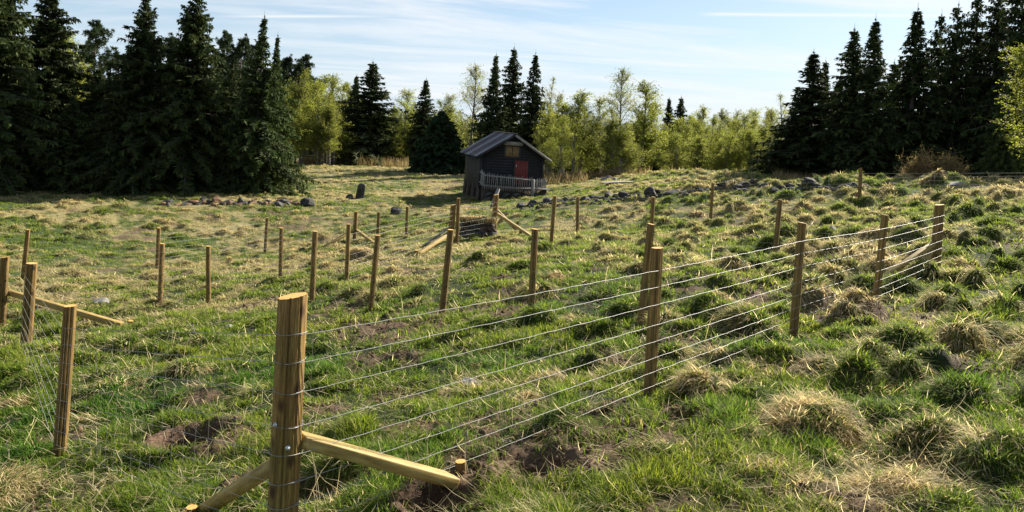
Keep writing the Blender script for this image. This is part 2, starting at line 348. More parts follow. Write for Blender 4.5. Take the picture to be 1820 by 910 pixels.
def H(x, y, fine=True):
    x = np.asarray(x, float); y = np.asarray(y, float)
    r = np.hypot(x, y)
    z = base_h(x, y)
    k = sst(120, 80, r)
    dwh = dirtw(x, y)
    z = z+k*(hum(x, y)*(1-0.65*dwh)+(fbm(x*0.9, y*0.9, 3, 21)-0.5)*0.14)*flatm(x, y)
    if fine: z = z+k*((fbm(x*7, y*7, 3, 33)-0.5)*0.05+(fbm(x*16, y*16, 3, 34)-0.5)*0.07*dwh*sst(14, 6, r))
    for (a, b, rr, dp) in PITS:
        q = ((x-a)**2+(y-b)**2)/rr**2
        z = z-dp*np.exp(-q*q*1.5)+dp*0.30*np.exp(-(np.sqrt(q)-1.35)**2*8)
    return z
def ground_hit(px, py):
    x, z = ray(px, py); d = np.geomspace(2.0, 140, 3000)
    h = base_h(x*d, d); i = np.argmax(z*d < h)
    return x*d[i], d[i]
def gp(px, py, d=None):
    """ground position for a photo pixel"""
    if d is None: x, y = ground_hit(px, py)
    else: p = P(px, py, d); x, y = p[0], p[1]
    return float(x), float(y)
FLAT += [(*gp(px, py), r) for (px, py, r) in [(800,866,.42),(740,880,.3),(819,850,.3),(350,900,.35),(341,893,.25),(216,586,.5),(848,684,.35),(181,541,.35),(408,584,.3),(268,592,.3),(900,788,.2),(105,815,.2)]]+[(P(500,982,3.5)[0], 3.5, .35)]
DIRT = []
for (px, py, r, dp) in [(640,570,0.75,.8),(700,590,.9,.85),(770,575,.7,.8),(840,560,.7,.9),(900,540,.5,.7),(600,555,.6,.7),(690,640,.5,.6),(1290,515,.9,.9),(1360,525,.6,.8),(1330,500,.6,.7),
                        (1500,565,.7,.9),(1560,560,.7,.8),(1100,760,.55,.7),(1010,800,.5,.7),(1060,790,.5,.75),(960,830,.35,.9),(780,890,.30,.9),(560,870,.30,.9),(600,870,.28,.9),(460,855,.22,.9),(1230,610,.5,.7),(1210,740,.3,.8),(120,548,.9,.5),(60,540,1.1,.4),
                        (335,790,.36,1.0),(400,800,.25,.7),(1700,690,.30,.9),(1780,660,.5,.6),(1660,560,.6,.6),(1090,640,.4,.7),(720,770,.25,.8),(705,700,.3,.5),(575,730,.22,.9),(370,690,.25,.8),(350,715,.2,.8)]:
    x, y = gp(px, py); DIRT.append((x, y, r, dp))
for (px, py, r, dp) in [(338,796,.25,.27),(560,885,.22,.14),(790,895,.2,.12),(955,830,.22,.12),(1700,695,.2,.1),(460,860,.15,.1),(1210,745,.16,.08),(1290,520,.3,.08)]:
    x, y = gp(px, py); PITS.append((x, y, r, dp))
def greenw(x, y):
    """0 straw .. 1 green"""
    a = fbm(x*0.45+5, y*0.45+1, 4, 90); b = fbm(x*2.6, y*2.6, 3, 95)
    lush = np.exp(-(((x+2.2)/4.2)**2+((y-7.8)/3.6)**2))*0.20+np.exp(-(((x-8)/2.5)**2+((y-8.5)/2.5)**2))*0.08
    far = -0.045*sst(13, 24, y-0.25*x)-0.05*sst(35, 70, y)
    e = -0.17*np.exp(-(((x+3.9)/1.9)**2+((y-4.9)/1.7)**2))-0.045*sst(0.5, 2.5, x)*sst(9, 6, y)
    c = fbm(x*6, y*6, 2, 97)
    v = 0.42*a+0.40*b+0.18*c+lush+far+e+0.05
    return sst(0.42, 0.58, v)

th = np.concatenate([np.arange(-180, -54, 3.0), np.arange(-54, -38, 0.25), np.arange(-38, 38.01, 0.115), np.arange(38.2, 58, 0.25), np.arange(60, 181, 3.0)])
th = np.radians(np.unique(np.round(th, 4)))
rr = np.concatenate([[0.15], np.geomspace(0.5, 2.2, 18)[:-1], np.geomspace(2.2, 60, 520)[:-1], np.geomspace(60, 150, 70)[:-1], np.geomspace(150, 9000, 50)])
TH, RR = np.meshgrid(th, rr); GX = RR*np.sin(TH); GY = RR*np.cos(TH); GZ = H(GX, GY)
gw = greenw(GX, GY); dw = dirtw(GX, GY)
cg = np.array((0.026, 0.034, 0.011)); cs = np.array((0.13, 0.098, 0.050)); cdirt = np.array((0.125, 0.082, 0.055))
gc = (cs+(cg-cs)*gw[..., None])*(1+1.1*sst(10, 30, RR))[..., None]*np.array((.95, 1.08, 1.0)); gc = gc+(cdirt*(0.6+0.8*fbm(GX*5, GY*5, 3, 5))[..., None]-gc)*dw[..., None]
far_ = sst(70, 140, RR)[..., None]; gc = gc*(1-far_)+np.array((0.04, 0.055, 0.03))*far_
nr, ntn = RR.shape
ii = np.arange(nr-1)[:, None]*ntn; jj = np.arange(ntn-1)[None]
q = np.stack([ii+jj, ii+jj+1, ii+ntn+jj+1, ii+ntn+jj], -1).reshape(-1, 4)[:, ::-1]
V = np.stack([GX, GY, GZ], -1).reshape(-1, 3)
g = link('ground', mesh_np('ground', V, [q], gc.reshape(-1, 3), smooth=True), M['ground']); tag(g, kind='structure')

# far hills
def hill(name, px0, px1, d, prof, mt, depth):
    xs = np.linspace(px0, px1, 90); b = MB(); V = []
    for i, px in enumerate(xs):
        x, z = ray(px, prof(px)); w = math.sin(math.pi*i/(len(xs)-1))**0.4
        top = z*d
        for k, (oy, f) in enumerate([(-1, 0), (-0.6, 0.45), (-0.25, 0.85), (0, 1), (0.3, 0.8), (1, 0)]):
            V.append((x*d*(1+oy*depth/d), d+oy*depth, -12+(top+12)*f*w*(1+0.02*random.uniform(-1, 1)*(f < 1))))
    i = np.arange(len(xs)-1)[:, None]*6; j = np.arange(5)[None]
    b.add(V, np.stack([i+j, i+j+1, i+6+j+1, i+6+j], -1).reshape(-1, 4)[:, ::-1])
    o = b.build(name, mt, smooth=True); tag(o, kind='structure'); return o
hill('wooded_hill', 880, 1230, 1500, lambda p: 206+((p-1050)/24)**2*3+0.8*math.sin(p*0.5), M['hill'], 500)
hill('wooded_hill', -500, 760, 420, lambda p: 165+10*math.sin(p*0.013), M['hill'], 160)
hill('mountain', 1180, 1420, 8000, lambda p: 217+((p-1288)/30)**2+1.2*math.sin(p*0.21), M['mountain'], 1200)

# ------------------------------------------------------------------ grass
class Blades:
    def __init__(s): s.a = []
    def add(s, x, y, z, az, tilt, ln, w, bend, col):
        n = len(x); f = lambda v: np.broadcast_to(np.asarray(v, float), (n,))
        s.a.append((np.stack([x, y, z], -1), f(az), f(tilt), f(ln), f(w), f(bend), np.broadcast_to(col, (n, 3))))
    def mesh(s, name, origin=(0, 0, 0), two=True):
        B = np.concatenate([a[0] for a in s.a]); az, ti, ln, w, be = (np.concatenate([a[k] for a in s.a]) for k in range(1, 6)); C = np.concatenate([a[6] for a in s.a])
        B = B-np.asarray(origin)
        n = len(B); h = np.stack([np.sin(az), np.cos(az), 0*az], -1)
        def at(f):
            t2 = ti+be*f
            return B+(h*np.sin(t2)[:, None]+np.array((0, 0, 1.0))*np.cos(t2)[:, None])*(ln*f)[:, None]
        side = az+np.pi/2+rng.uniform(-0.9, 0.9, n)
        sd = np.stack([np.sin(side), np.cos(side), 0*side], -1)*w[:, None]*0.5
        m1 = at(0.55); tp = at(1.0); Vv = np.stack([B-sd, B+sd, m1+sd*0.8, m1-sd*0.8, tp], 1)
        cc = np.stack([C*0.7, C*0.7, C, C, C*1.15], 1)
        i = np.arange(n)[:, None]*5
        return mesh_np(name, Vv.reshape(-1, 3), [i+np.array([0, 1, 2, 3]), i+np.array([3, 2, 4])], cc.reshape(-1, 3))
G1 = np.array((0.092, 0.148, 0.016)); G2 = np.array((0.205, 0.255, 0.034)); G3 = np.array((0.040, 0.075, 0.014)); S1 = np.array((0.57, 0.46, 0.26)); S2 = np.array((0.34, 0.24, 0.13)); S3 = np.array((0.78, 0.69, 0.47))
def gcol(n, gw, tone=None):
    u = rng.random(n)[:, None]; v = rng.random(n)[:, None]
    gr = np.where(u < 0.5, G1+(G2-G1)*v, G3+(G1-G3)*v)
    if tone is not None: gr = gr*(1+tone[:, None]*np.array((1.0, 0.45, 0.2)))
    st = np.where(u < 0.6, S2+(S1-S2)*v, S1+(S3-S1)*v)
    return np.where((rng.random(n) < gw)[:, None], gr, st)
bl = Blades()
def polar(n, r0, r1, p, a0=-50, a1=54):
    """sample with density per m2 ~ r^-p"""
    u = rng.random(n); e = 2-p
    r = (r0**e+(r1**e-r0**e)*u)**(1/e) if abs(e) > 1e-6 else r0*(r1/r0)**u
    a = np.radians(rng.uniform(a0, a1, n)); return r*np.sin(a), r*np.cos(a), r
# turf
for (n, r0, r1) in ((590000, 2.0, 8), (700000, 8, 24), (690000, 24, 80)):
    x, y, r = polar(n, r0, r1, 2.0 if r0 > 5 else 1.7)
    dwt = dirtw(x, y); keep = rng.random(n) > dwt*0.97; x, y, r = x[keep], y[keep], r[keep]; n = len(x)
    cl_ = fbm(x*5.5+3, y*5.5, 3, 150)+0.6*(fbm(x*1.7, y*1.7, 2, 151)-0.5); keep = rng.random(n) < 0.10+sst(0.36, 0.58, cl_); x, y, r, cl_ = x[keep], y[keep], r[keep], cl_[keep]; n = len(x)
    z = H(x, y); gw = greenw(x, y); gw = 0.06+0.84*gw; tone = (fbm(x*0.8, y*0.8, 3, 50)-0.5)*1.6
    h_ = 0.022+0.16*np.clip(cl_-0.3, 0, .6)*fbm(x*1.9, y*1.9, 3, 55)*1.6+0.03*rng.random(n)
    col = gcol(n, gw, tone); straw = col[:, 0] > col[:, 1]
    lay = np.where(straw, rng.uniform(0.5, 1.45, n), rng.uniform(0.0, 0.8, n))
    ww = np.maximum(0.0034, np.where(r < 10, 0.00105, 0.00105*(10/r)**0.35)*r)*rng.uniform(0.7, 1.3, n)
    fine = np.clip(gw+0.14+(fbm(x*3.1, y*3.1, 2, 161)-0.5)*0.9, 0.05, 0.97)[:, None]; mean = (G1*0.5+G2*0.5)*fine+(S1*0.72)*(1-fine)
    kf = (0.80*sst(7, 18, r))[:, None]; col = col*(1-kf)+mean*rng.uniform(0.7, 1.3, n)[:, None]*kf
    bl.add(x, y, z-0.004, rng.uniform(0, 2*np.pi, n)*0.8+0.8, lay, h_*np.where(straw, 1.4, 1.1), ww, rng.uniform(0.1, 0.9, n), col)
# tussocks on the hummocks
ci, cj = np.meshgrid(np.arange(-90, 110), np.arange(1, 110)); ci = ci.ravel(); cj = cj.ravel()
hh, hr, hx, hy = cellhum(ci, cj); rr_ = np.hypot(hx, hy); an = np.degrees(np.arctan2(hx, hy))
ok = (hh > 0.02) & (rr_ > 1.8) & (rr_ < 70) & (an > -51) & (an < 55) & (dirtw(hx, hy) < 0.6); hh, hr, hx, hy, rr_ = (v[ok] for v in (hh, hr, hx, hy, rr_))
def tussock(bls, x0, y0, rad, cnt, ln, gwt, r, droop=0.6, zf=None, spiky=0.0, comb=None, lay=0.0):
    a = rng.uniform(0, 2*np.pi, cnt); q = np.sqrt(rng.random(cnt))*rad
    x = x0+q*np.sin(a); y = y0+q*np.cos(a); z = H(x, y) if zf is None else zf(x, y)
    col = gcol(cnt, np.full(cnt, gwt)); l = ln*rng.uniform(0.55, 1.25, cnt)
    if comb is not None: a = np.arctan2(np.sin(a)*q/rad+0.75*math.sin(comb), np.cos(a)*q/rad+0.75*math.cos(comb))
    bls.add(x, y, z-0.01, a+rng.normal(0, 0.8, cnt), lay+0.1+droop*q/rad*rng.uniform(0.4, 1.4, cnt)+rng.uniform(0, .5, cnt), l, np.maximum(0.0036, 0.0010*r)*rng.uniform(0.8, 1.3, cnt), rng.uniform(0.2, 1.0, cnt)*(0.6+droop)*(1-spiky), col)
def many(bls, cx, cy, rad, cnt, ln, gwt, r, droop):
    rk_ = r
    """all tussocks at once: arrays per tussock"""
    k = np.repeat(np.arange(len(cx)), cnt); n = len(k); a = rng.uniform(0, 2*np.pi, n); q = np.sqrt(rng.random(n))
    x = cx[k]+q*rad[k]*np.sin(a); y = cy[k]+q*rad[k]*np.cos(a)
    col = gcol(n, gwt[k]); mu = gwt[k][:, None]*(G1*.55+G2*.45)+(1-gwt[k][:, None])*S1*.8; kf = (0.65*sst(8, 20, r[k]))[:, None]; col = col*(1-kf)+mu*kf*rng.uniform(.7, 1.25, n)[:, None]; l = ln[k]*rng.uniform(0.45, 1.3, n); cm = rng.uniform(2.2, 5.6, len(cx)); cw = rng.uniform(.2, .9, len(cx)); qa = np.arctan2(np.sin(a)*q+cw[k]*np.sin(cm[k]), np.cos(a)*q+cw[k]*np.cos(cm[k]))
    bls.add(x, y, H(x, y)-0.01, qa+rng.normal(0, 0.7, n), 0.1+0.45*cw[k]+droop*q*rng.uniform(0.4, 1.4, n)+rng.uniform(0, .45, n), l, np.maximum(0.0036, 0.0010*r[k]*np.minimum(1, 12/r[k])**.4)*rng.uniform(0.7, 1.3, n), rng.uniform(0.1, 1.1, n)*(0.5+droop), col)
tx = rng.random(len(hh)); cnt = np.clip(10400*hr**2*(9.0/np.maximum(rr_, 3.0))**1.25*1.25, 12, 1500).astype(int)
gg = greenw(hx, hy); gwt = np.clip(np.where(tx < 0.62, gg*0.9, gg*0.3)+0.10, 0.05, 0.93)
many(bl, hx, hy, hr*0.97, cnt, 0.06+0.36*hh+0.045*tx+0.0014*rr_, gwt, rr_, 0.8)
# loose small tufts, greener and taller
x, y, r = polar(6500, 2.2, 45, 1.6); k = dirtw(x, y) < 0.5; x, y, r = x[k], y[k], r[k]; gg = greenw(x, y); m_ = len(x)
many(bl, x, y, 0.04+0.08*rng.random(m_), np.clip(360/r, 8, 100).astype(int), 0.08+0.09*rng.random(m_), 0.2+0.72*gg, r, 0.6)
# litter of dry stems lying on the sward, and a few tall dead stalks
n = 33000; x, y, r = polar(n, 2.2, 22, 1.6); keep = rng.random(n) < 1.0-0.6*greenw(x, y); x, y, r = x[keep], y[keep], r[keep]; n = len(x)
bl.add(x, y, H(x, y)+0.02+0.03*rng.random(n), rng.uniform(0, 2*np.pi, n), rng.uniform(0.9, 1.6, n), rng.uniform(0.07, 0.22, n), np.maximum(0.003, 0.0008*r), rng.uniform(-0.3, 0.5, n), S1+(S3-S1)*rng.random(n)[:, None])
n = 260; x, y, r = polar(n, 3.2, 14, 1.2, -36, 34); keep = (rng.random(n) < 0.25+0.75*(x < -1.8)); x, y, r = x[keep], y[keep], r[keep]; n = len(x)
bl.add(x, y, H(x, y), rng.uniform(0, 2*np.pi, n), rng.uniform(0.05, 0.5, n), rng.uniform(0.2, 0.48, n), np.maximum(0.0028, 0.0006*r), rng.uniform(0.0, 0.6, n), S1+(S3-S1)*rng.random(n)[:, None])
n = 60000; x, y, r = polar(n, 2.2, 16, 1.5); dk_ = dirtw(x, y); keep = dk_ > 0.45; x, y, r = x[keep], y[keep], r[keep]; n = len(x)
bl.add(x, y, H(x, y)+0.008, rng.uniform(0, 2*np.pi, n), rng.uniform(0.8, 1.6, n), rng.uniform(0.03, 0.12, n), np.maximum(0.0028, 0.0008*r), rng.uniform(-0.3, 0.9, n), np.array((0.10, 0.065, 0.04))+(np.array((0.42, 0.30, 0.18))-np.array((0.10, 0.065, 0.04)))*(rng.random(n)**1.6)[:, None])
x, y, r = polar(60000, 2.2, 18, 1.5); keep = (dirtw(x, y) > 0.5) & (rng.random(len(x)) < 0.35); x, y, r = x[keep], y[keep], r[keep]; n = len(x)
bm = bmesh.new(); bmesh.ops.create_icosphere(bm, subdivisions=1, radius=1); iv = np.array([v.co[:] for v in bm.verts]); ifc = np.array([[v.index for v in f.verts] for f in bm.faces]); bm.free()
sz = (0.006+0.022*rng.random(n)**3)*np.maximum(1, r/9); V = iv[None]*(1+rng.uniform(-.35, .35, (n, len(iv), 1)))*sz[:, None, None]*rng.uniform(.6, 1.2, (n, 1, 3))+np.stack([x, y, H(x, y)+sz*.35], -1)[:, None]
fc = (ifc[None]+(np.arange(n)*len(iv))[:, None, None]).reshape(-1, 3); g = link('soil_crumbs', mesh_np('soil_crumbs', V.reshape(-1, 3), [fc], np.repeat(cdirt*rng.uniform(.5, 1.5, n)[:, None], len(iv), 0)), M['ground']); tag(g, 'crumbs and clods of dug brown earth', 'soil', kind='stuff')
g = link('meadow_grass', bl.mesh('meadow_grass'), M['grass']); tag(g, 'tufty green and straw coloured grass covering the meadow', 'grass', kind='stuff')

# distinct tussocks
TUS = [(1590,690,.22,.14,.35,'small ragged tussock of mixed straw and green right of the round crested one'),
 (1600,790,.24,.14,.55,'low lumpy tussock between the large green and the broad straw one'),
 (1290,690,.22,.12,.30,'flattened brown tussock right of the foot of the second near post'),
 (988,505,.30,.17,.04,'bleached straw tussock behind the nearest fence, bright pale dome left of the twin posts'),
 (1285,548,.34,.24,.05,'tall shaggy straw tussock standing behind the wires between the second and third near posts'),
 (1332,560,.27,.16,.12,'brown matted tussock just right of the tall shaggy straw one'),
 (978,672,.36,.26,.10,'big brown hummock of dead grass with dark sides left of the second near post'),
 (930,712,.24,.18,.03,'golden combed straw tussock in front of the big brown hummock'),
 (1345,775,.40,.22,.93,'large spiky green tussock in the right foreground'),
 (1170,815,.36,.18,.80,'bushy green tussock in the foreground below the second near post'),
 (1468,660,.36,.24,.35,'round tussock with straw crest and dark green face right of the third near post'),
 (1440,715,.40,.20,.25,'wide ragged straw tussock in front of the round crested one'),
 (1545,605,.24,.17,.75,'small dark green tussock below the fourth near post'),
 (1720,800,.42,.22,.25,'broad straw topped tussock near the right edge'),
 (1455,758,.28,.16,.40,'low mixed tussock beside the large spiky green one'),
 (1240,385,.42,.30,.08,'dry straw mound left of a far fence post'),
 (1655,330,.50,.50,.15,'tall pale grass mound on the skyline in front of the brown bush'),
 (1528,360,.65,.22,.20,'grassy mound round the foot of the lone skyline post'),
 (30,720,.34,.16,.10,'fluffy straw tussock at the left edge'),
 (160,745,.30,.20,.35,'straw and green tussock right of the leftmost near post'),
 (645,460,.60,.45,.04,'large dry straw mound leaning by the braced far corner'),
 (1120,520,.26,.16,.90,'deep green tussock left of the paired posts'),
 (845,465,.40,.26,.92,'dark green rushy clump behind the wires near the middle')]
M['tuft'] = leafmat('tussock_grass', 0.5, 1.6, 0.75, 0.0, 0.12)
for (px, py, rad, ht, gwt, lab) in TUS:
    rad *= 0.70
    if py > 590: ht *= 0.55; rad *= 0.68; gwt = min(.95, gwt+.18)
    x0, y0 = gp(px, py); z0 = float(H(np.array([x0]), np.array([y0]))[0]); r = math.hypot(x0, y0)
    T = Blades(); root = empty('grass_tussock', (x0, y0, z0)); tag(root, lab, 'grass tussock', 'separate tussocks standing out of the meadow')
    lob = [(0.0, 0.0, 0.72*rad, 1.0)]+[(rad*rng.uniform(.25, .62)*math.cos(t_), rad*rng.uniform(.25, .6)*math.sin(t_), rad*rng.uniform(.3, .5), rng.uniform(.45, .95)) for t_ in rng.uniform(0, 6.28, 6)]
    def zf(x, y, lob=lob, x0=x0, y0=y0, ht=ht):
        z = 0*x
        for (lx, ly, lr, lh) in lob: z = np.maximum(z, ht*0.55*lh*np.clip(1-((x-x0-lx)**2+(y-y0-ly)**2)/lr**2, 0, 1)**0.5)
        return H(x, y)+z
    cnt = int(np.clip(60000*rad*rad*(5/r)**1.1, 500, 7500)); wa = rng.uniform(2.6, 5.2)
    for (lx, ly, lr, lh) in lob:
        nk = int(cnt*(lr/rad)**2*.55); tussock(T, x0+lx, y0+ly, lr, nk, (0.05+ht*0.30)*rng.uniform(.6, 1.25), float(np.clip(gwt+rng.normal(0, .16), .02, .96)), r, droop=rng.uniform(.7, 1.35), zf=zf, comb=wa+rng.normal(0, .5), lay=rng.uniform(.1, .55))
    nk = cnt//5; t_ = rng.uniform(0, 6.28, nk); q_ = rad*np.sqrt(rng.random(nk))*1.25; xx = x0+q_*np.cos(t_); yy = y0+q_*np.sin(t_)
    T.add(xx, yy, zf(xx, yy)+.01, wa+rng.normal(0, .8, nk), rng.uniform(.8, 1.5, nk), rng.uniform(.06, .16, nk), max(.0034, .001*r), rng.uniform(-.2, .9, nk), gcol(nk, np.full(nk, gwt*.5)))
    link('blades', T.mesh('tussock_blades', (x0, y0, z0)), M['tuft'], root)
    # earthy core
    k = 24; pts = [(0, 0, ht*0.5)]; q = []; tr = []
    for a in range(1, 9):
        for j in range(k):
            an_ = 2*math.pi*j/k; f = a/8*0.99; rx = rad*f; X, Y = rx*math.cos(an_), rx*math.sin(an_)
            pts.append((X, Y, float(zf(np.array([x0+X]), np.array([y0+Y]))[0])-z0-0.012))
    tr = [(0, 1+j, 1+(j+1) % k) for j in range(k)]
    for a in range(7):
        for j in range(k): q.append((1+a*k+j, 1+(a+1)*k+j, 1+(a+1)*k+(j+1) % k, 1+a*k+(j+1) % k))
    b_ = MB(); b_.add(pts, q, tr); b_.build('root_mound', M['earth'], root, smooth=True)

# ------------------------------------------------------------------ stones
def rock_mesh(seed, sx, sy, sz, cuts=13, sub=3):
    r_ = np.random.default_rng(seed); bm = bmesh.new(); bmesh.ops.create_icosphere(bm, subdivisions=sub, radius=1)
    V = np.array([v.co[:] for v in bm.verts])
    for k in range(cuts):
        nrm = r_.normal(size=3); nrm /= np.linalg.norm(nrm); dd = r_.uniform(0.45, 0.85); ex = np.maximum(V@nrm-dd, 0); V = V-ex[:, None]*nrm*0.92
    V += 0.05*np.stack([fbm(V[:, 0]*2+9, V[:, 1]*2+V[:, 2]*3, 3, seed % 97+k)-0.5 for k in range(3)], -1)*2
    V *= np.array((sx, sy, sz))
    for v, c in zip(bm.verts, V): v.co = c
    me = bpy.data.meshes.new('stone'); bm.to_mesh(me); bm.free(); return me
def hz_(x, y): return float(H(np.array([x]), np.array([y]))[0])
def rock(px, py, wpx, hpx, lab=None, d=None, m='rock', parent=None, name='boulder', seed=None, flat=1.0, cat='boulder', group=None, deep=0.9):
    x, y = gp(px, py, d); s = y/F; w = wpx*s/2; h = hpx*s
    me = rock_mesh(seed or int(px*7+py), w, w*deep, h*0.62*flat); z = hz_(x, y)-(0.12*h)
    o = link(name, me, M[m])
    o.location = (x, y, z+h*0.28); o.rotation_euler = (random.uniform(-.15, .15), random.uniform(-.15, .15), random.uniform(-0.5, 0.5))
    if parent is not None: o.parent = parent; o.location = Vector(o.location)-parent.location
    else: tag(o, lab, cat, group)
    return o
def wall(name, lab, pts, m_choice, cat='stone wall'):
    x, y = gp(*pts[0][:2]); root = empty(name, (x, y, hz_(x, y))); tag(root, lab, cat)
    for i, (px, py, w, h) in enumerate(pts):
        rock(px, py, w, h, m=m_choice[i % len(m_choice)], parent=root, name='stone', seed=1000+i*13+int(px), flat=0.8)
    return root
wall('stone_wall', 'tumbled row of dark and rusty stones at the foot of the left spruces', [
 (300,360,20,9),(345,362,26,11),(360,358,18,13),(386,361,28,20),(405,362,24,14),(428,360,22,14),(447,364,26,10),(462,362,18,11),(480,363,20,9),(497,366,22,12),(512,364,16,10),(528,365,18,11),(330,365,22,8)]+[(290+i*9, 362+random.uniform(-3, 4), random.uniform(10, 20), random.uniform(6, 12)) for i in range(28)], ['rock', 'rust_rock', 'rock', 'rust_rock', 'rock'])
wall('stone_wall', 'low tumbledown wall of dark stones running right from the cabin', [
 (926,368,22,13),(945,366,22,18),(962,364,20,12),(975,362,26,16),(990,362,24,14),(1004,359,20,12),(1020,357,24,12),(1040,356,26,14),(1052,352,20,10),(1066,352,22,12),(1080,350,20,12),(1096,350,20,10),(1110,351,26,14),(1125,354,26,12),
 (1170,346,26,8),(1195,346,28,9),(1215,344,22,9),(1228,344,26,14),(1248,342,24,13),(1272,340,24,13)]+[(926+i*7.5, 371-i*.62+random.uniform(-4, 4), random.uniform(9, 18), random.uniform(6, 11)) for i in range(46)], ['rock'])
wall('stone_wall', 'line of blocky dark stones on the skyline below the right spruces', [
 (1288,337,32,20),(1310,338,20,12),(1326,334,36,22),(1340,334,20,12),(1358,333,36,14),(1405,331,22,12),(1425,335,22,10),(1438,336,36,13),(1460,337,30,12),(1482,338,30,11),(1500,340,26,14),(1515,336,30,12),(1540,338,26,9)]+[(1285+i*9, 338+random.uniform(-4, 4), random.uniform(12, 26), random.uniform(8, 15)) for i in range(30)], ['rock'])
rock(1158,352,34,26,'large rounded dark boulder standing out of the tumbledown wall')
rock(548,366,30,20,'rounded grey boulder at the right end of the stones by the left spruces')
rock(704,380,24,19,'dark upright boulder alone in the grass left of the cabin shadow')
rock(622,352,16,10,'small dark stone at the foot of the standing stone',name='stone',cat='stone')
rock(1478,412,34,14,'dark low boulder in the grass behind the second fence post from the right corner')
rock(1345,424,26,8,'flat dark boulder half sunk in the far grass right of the tall thin post')
rock(848,684,62,16,'flat pale slab lying in the grass behind the nearest wires', m='pale_rock', flat=0.8, name='stone', cat='stone')
rock(181,541,36,14,'pale rounded stone lying in short grass at the left', m='pale_rock', name='stone', cat='stone')
rock(408,584,18,8,'small pale stone in lush green grass above the corner post', m='pale_rock', name='stone', cat='stone')
rock(268,592,26,7,'small whitish stone in the grass right of the long brace', m='pale_rock', name='stone', cat='stone')
rock(900,788,20,8,'small grey stone beside the short peg of the nearest corner', m='pale_rock', name='stone', cat='stone')
rock(1700,330,60,10,'long pale rock slab on the skyline right of the brown bush', m='pale_rock', name='rock_slab', cat='rock', deep=0.5)
rock(1585,329,40,8,'low grey rock slab on the skyline left of the brown bush', name='rock_slab', cat='rock', deep=0.5)
rock(1110,325,90,6,'low bare grey rock outcrop right of the cabin', m='pale_rock', name='rock_outcrop', cat='rock', deep=0.6)
for (px, py, w, h, lab) in [(1073,320,16,9,'left pale stone of the little white heap right of the cabin'),(1082,317,14,9,'middle pale stone of the little white heap, the highest'),(1092,320,18,8,'right pale stone of the little white heap')]:
    rock(px, py, w, h, lab, m='pale_rock', name='stone', cat='stone')
# standing stone
x, y = gp(640, 352); s = y/F; b_ = MB(); hgt = 28*s; ww = 7.5*s
prof = []
for k, (f, wf, ox) in enumerate([(-.15, 1.0, -.1), (0, 1.0, -.08), (.3, .98, 0), (.6, .97, .07), (.85, .92, .12), (.96, .7, .14), (1.0, .35, .15)]):
    a = np.arange(12)*2*np.pi/12; rr2 = (np.abs(np.cos(a))**3+np.abs(np.sin(a))**3)**(-1/3.)
    prof.append(np.stack([ox*ww*2+ww*wf*rr2*np.cos(a)*(1+.05*np.sin(5*a+k)), 0.55*ww*wf*rr2*np.sin(a), 0*a+f*hgt], -1))
V = np.vstack(prof+[[(0.15*ww*2, 0, hgt*1.005)]]); q = [(i*12+j, i*12+(j+1) % 12, (i+1)*12+(j+1) % 12, (i+1)*12+j) for i in range(6) for j in range(12)]; tr = [(72+j, 72+(j+1) % 12, 84) for j in range(12)]
b_.add(V, q, tr); o = b_.build('standing_stone', M['rock'], loc=(x, y, hz_(x, y)-0.05), smooth=True); tag(o, 'tall grey standing stone with rounded top in the open meadow', 'standing stone')
# old stone pile with turf on top behind the braced posts
x, y = gp(846, 425); root = empty('stone_pile', (x, y, hz_(x, y))); tag(root, 'dark heap of old stones capped with dry turf between two corner posts', 'stone pile')
rk = random.Random(5)
for row, (pyc, n_st) in enumerate([(416, 8), (407, 8), (398, 7), (390, 6)]):
    for j in range(n_st):
        px = 822+(872-822)*j/(n_st-1)+rk.uniform(-2, 2); q_ = P(px, pyc, y+.12*row); me = rock_mesh(300+row*10+j, rk.uniform(.10, .17), .22, rk.uniform(.085, .13))
        o = link('stone', me, M['earth' if rk.random() < .55 else 'rock'], root); o.location = Vector([float(v) for v in q_])-root.location; o.rotation_euler = (rk.uniform(-.3, .3), rk.uniform(-.3, .3), rk.uniform(0, 3))
T = Blades(); zt = P(848, 384, y+0.3)[2]
for k in range(7):
    tussock(T, x-.40+.135*k, y+0.22+.1*(k % 2), 0.16, 300, 0.17, 0.12, 20, droop=1.2, zf=lambda a, b: zt-0.03+0*a)
link('turf_cap', T.mesh('turf_cap', (x, y, hz_(x, y))), M['tuft'], root)
# long low wall at the back of the meadow
x, y = gp(590, 290, 76); root = empty('stone_wall', (x, y, hz_(x, y))); tag(root, 'long low dark wall with pale coping at the far edge of the meadow', 'stone wall')
b_ = MB(); a0 = P(533, 284, 76); a1 = P(642, 284, 76); b_.beam(a0-root.location, a1-root.location, 0.5, 0.75); b_.build('wall', M['earth'], root)
b_ = MB(); up_ = np.array((0, 0, 0.40)); b_.beam(a0+up_-root.location, a1+up_-root.location, 0.56, 0.06); b_.build('coping', M['old_wood'], root)
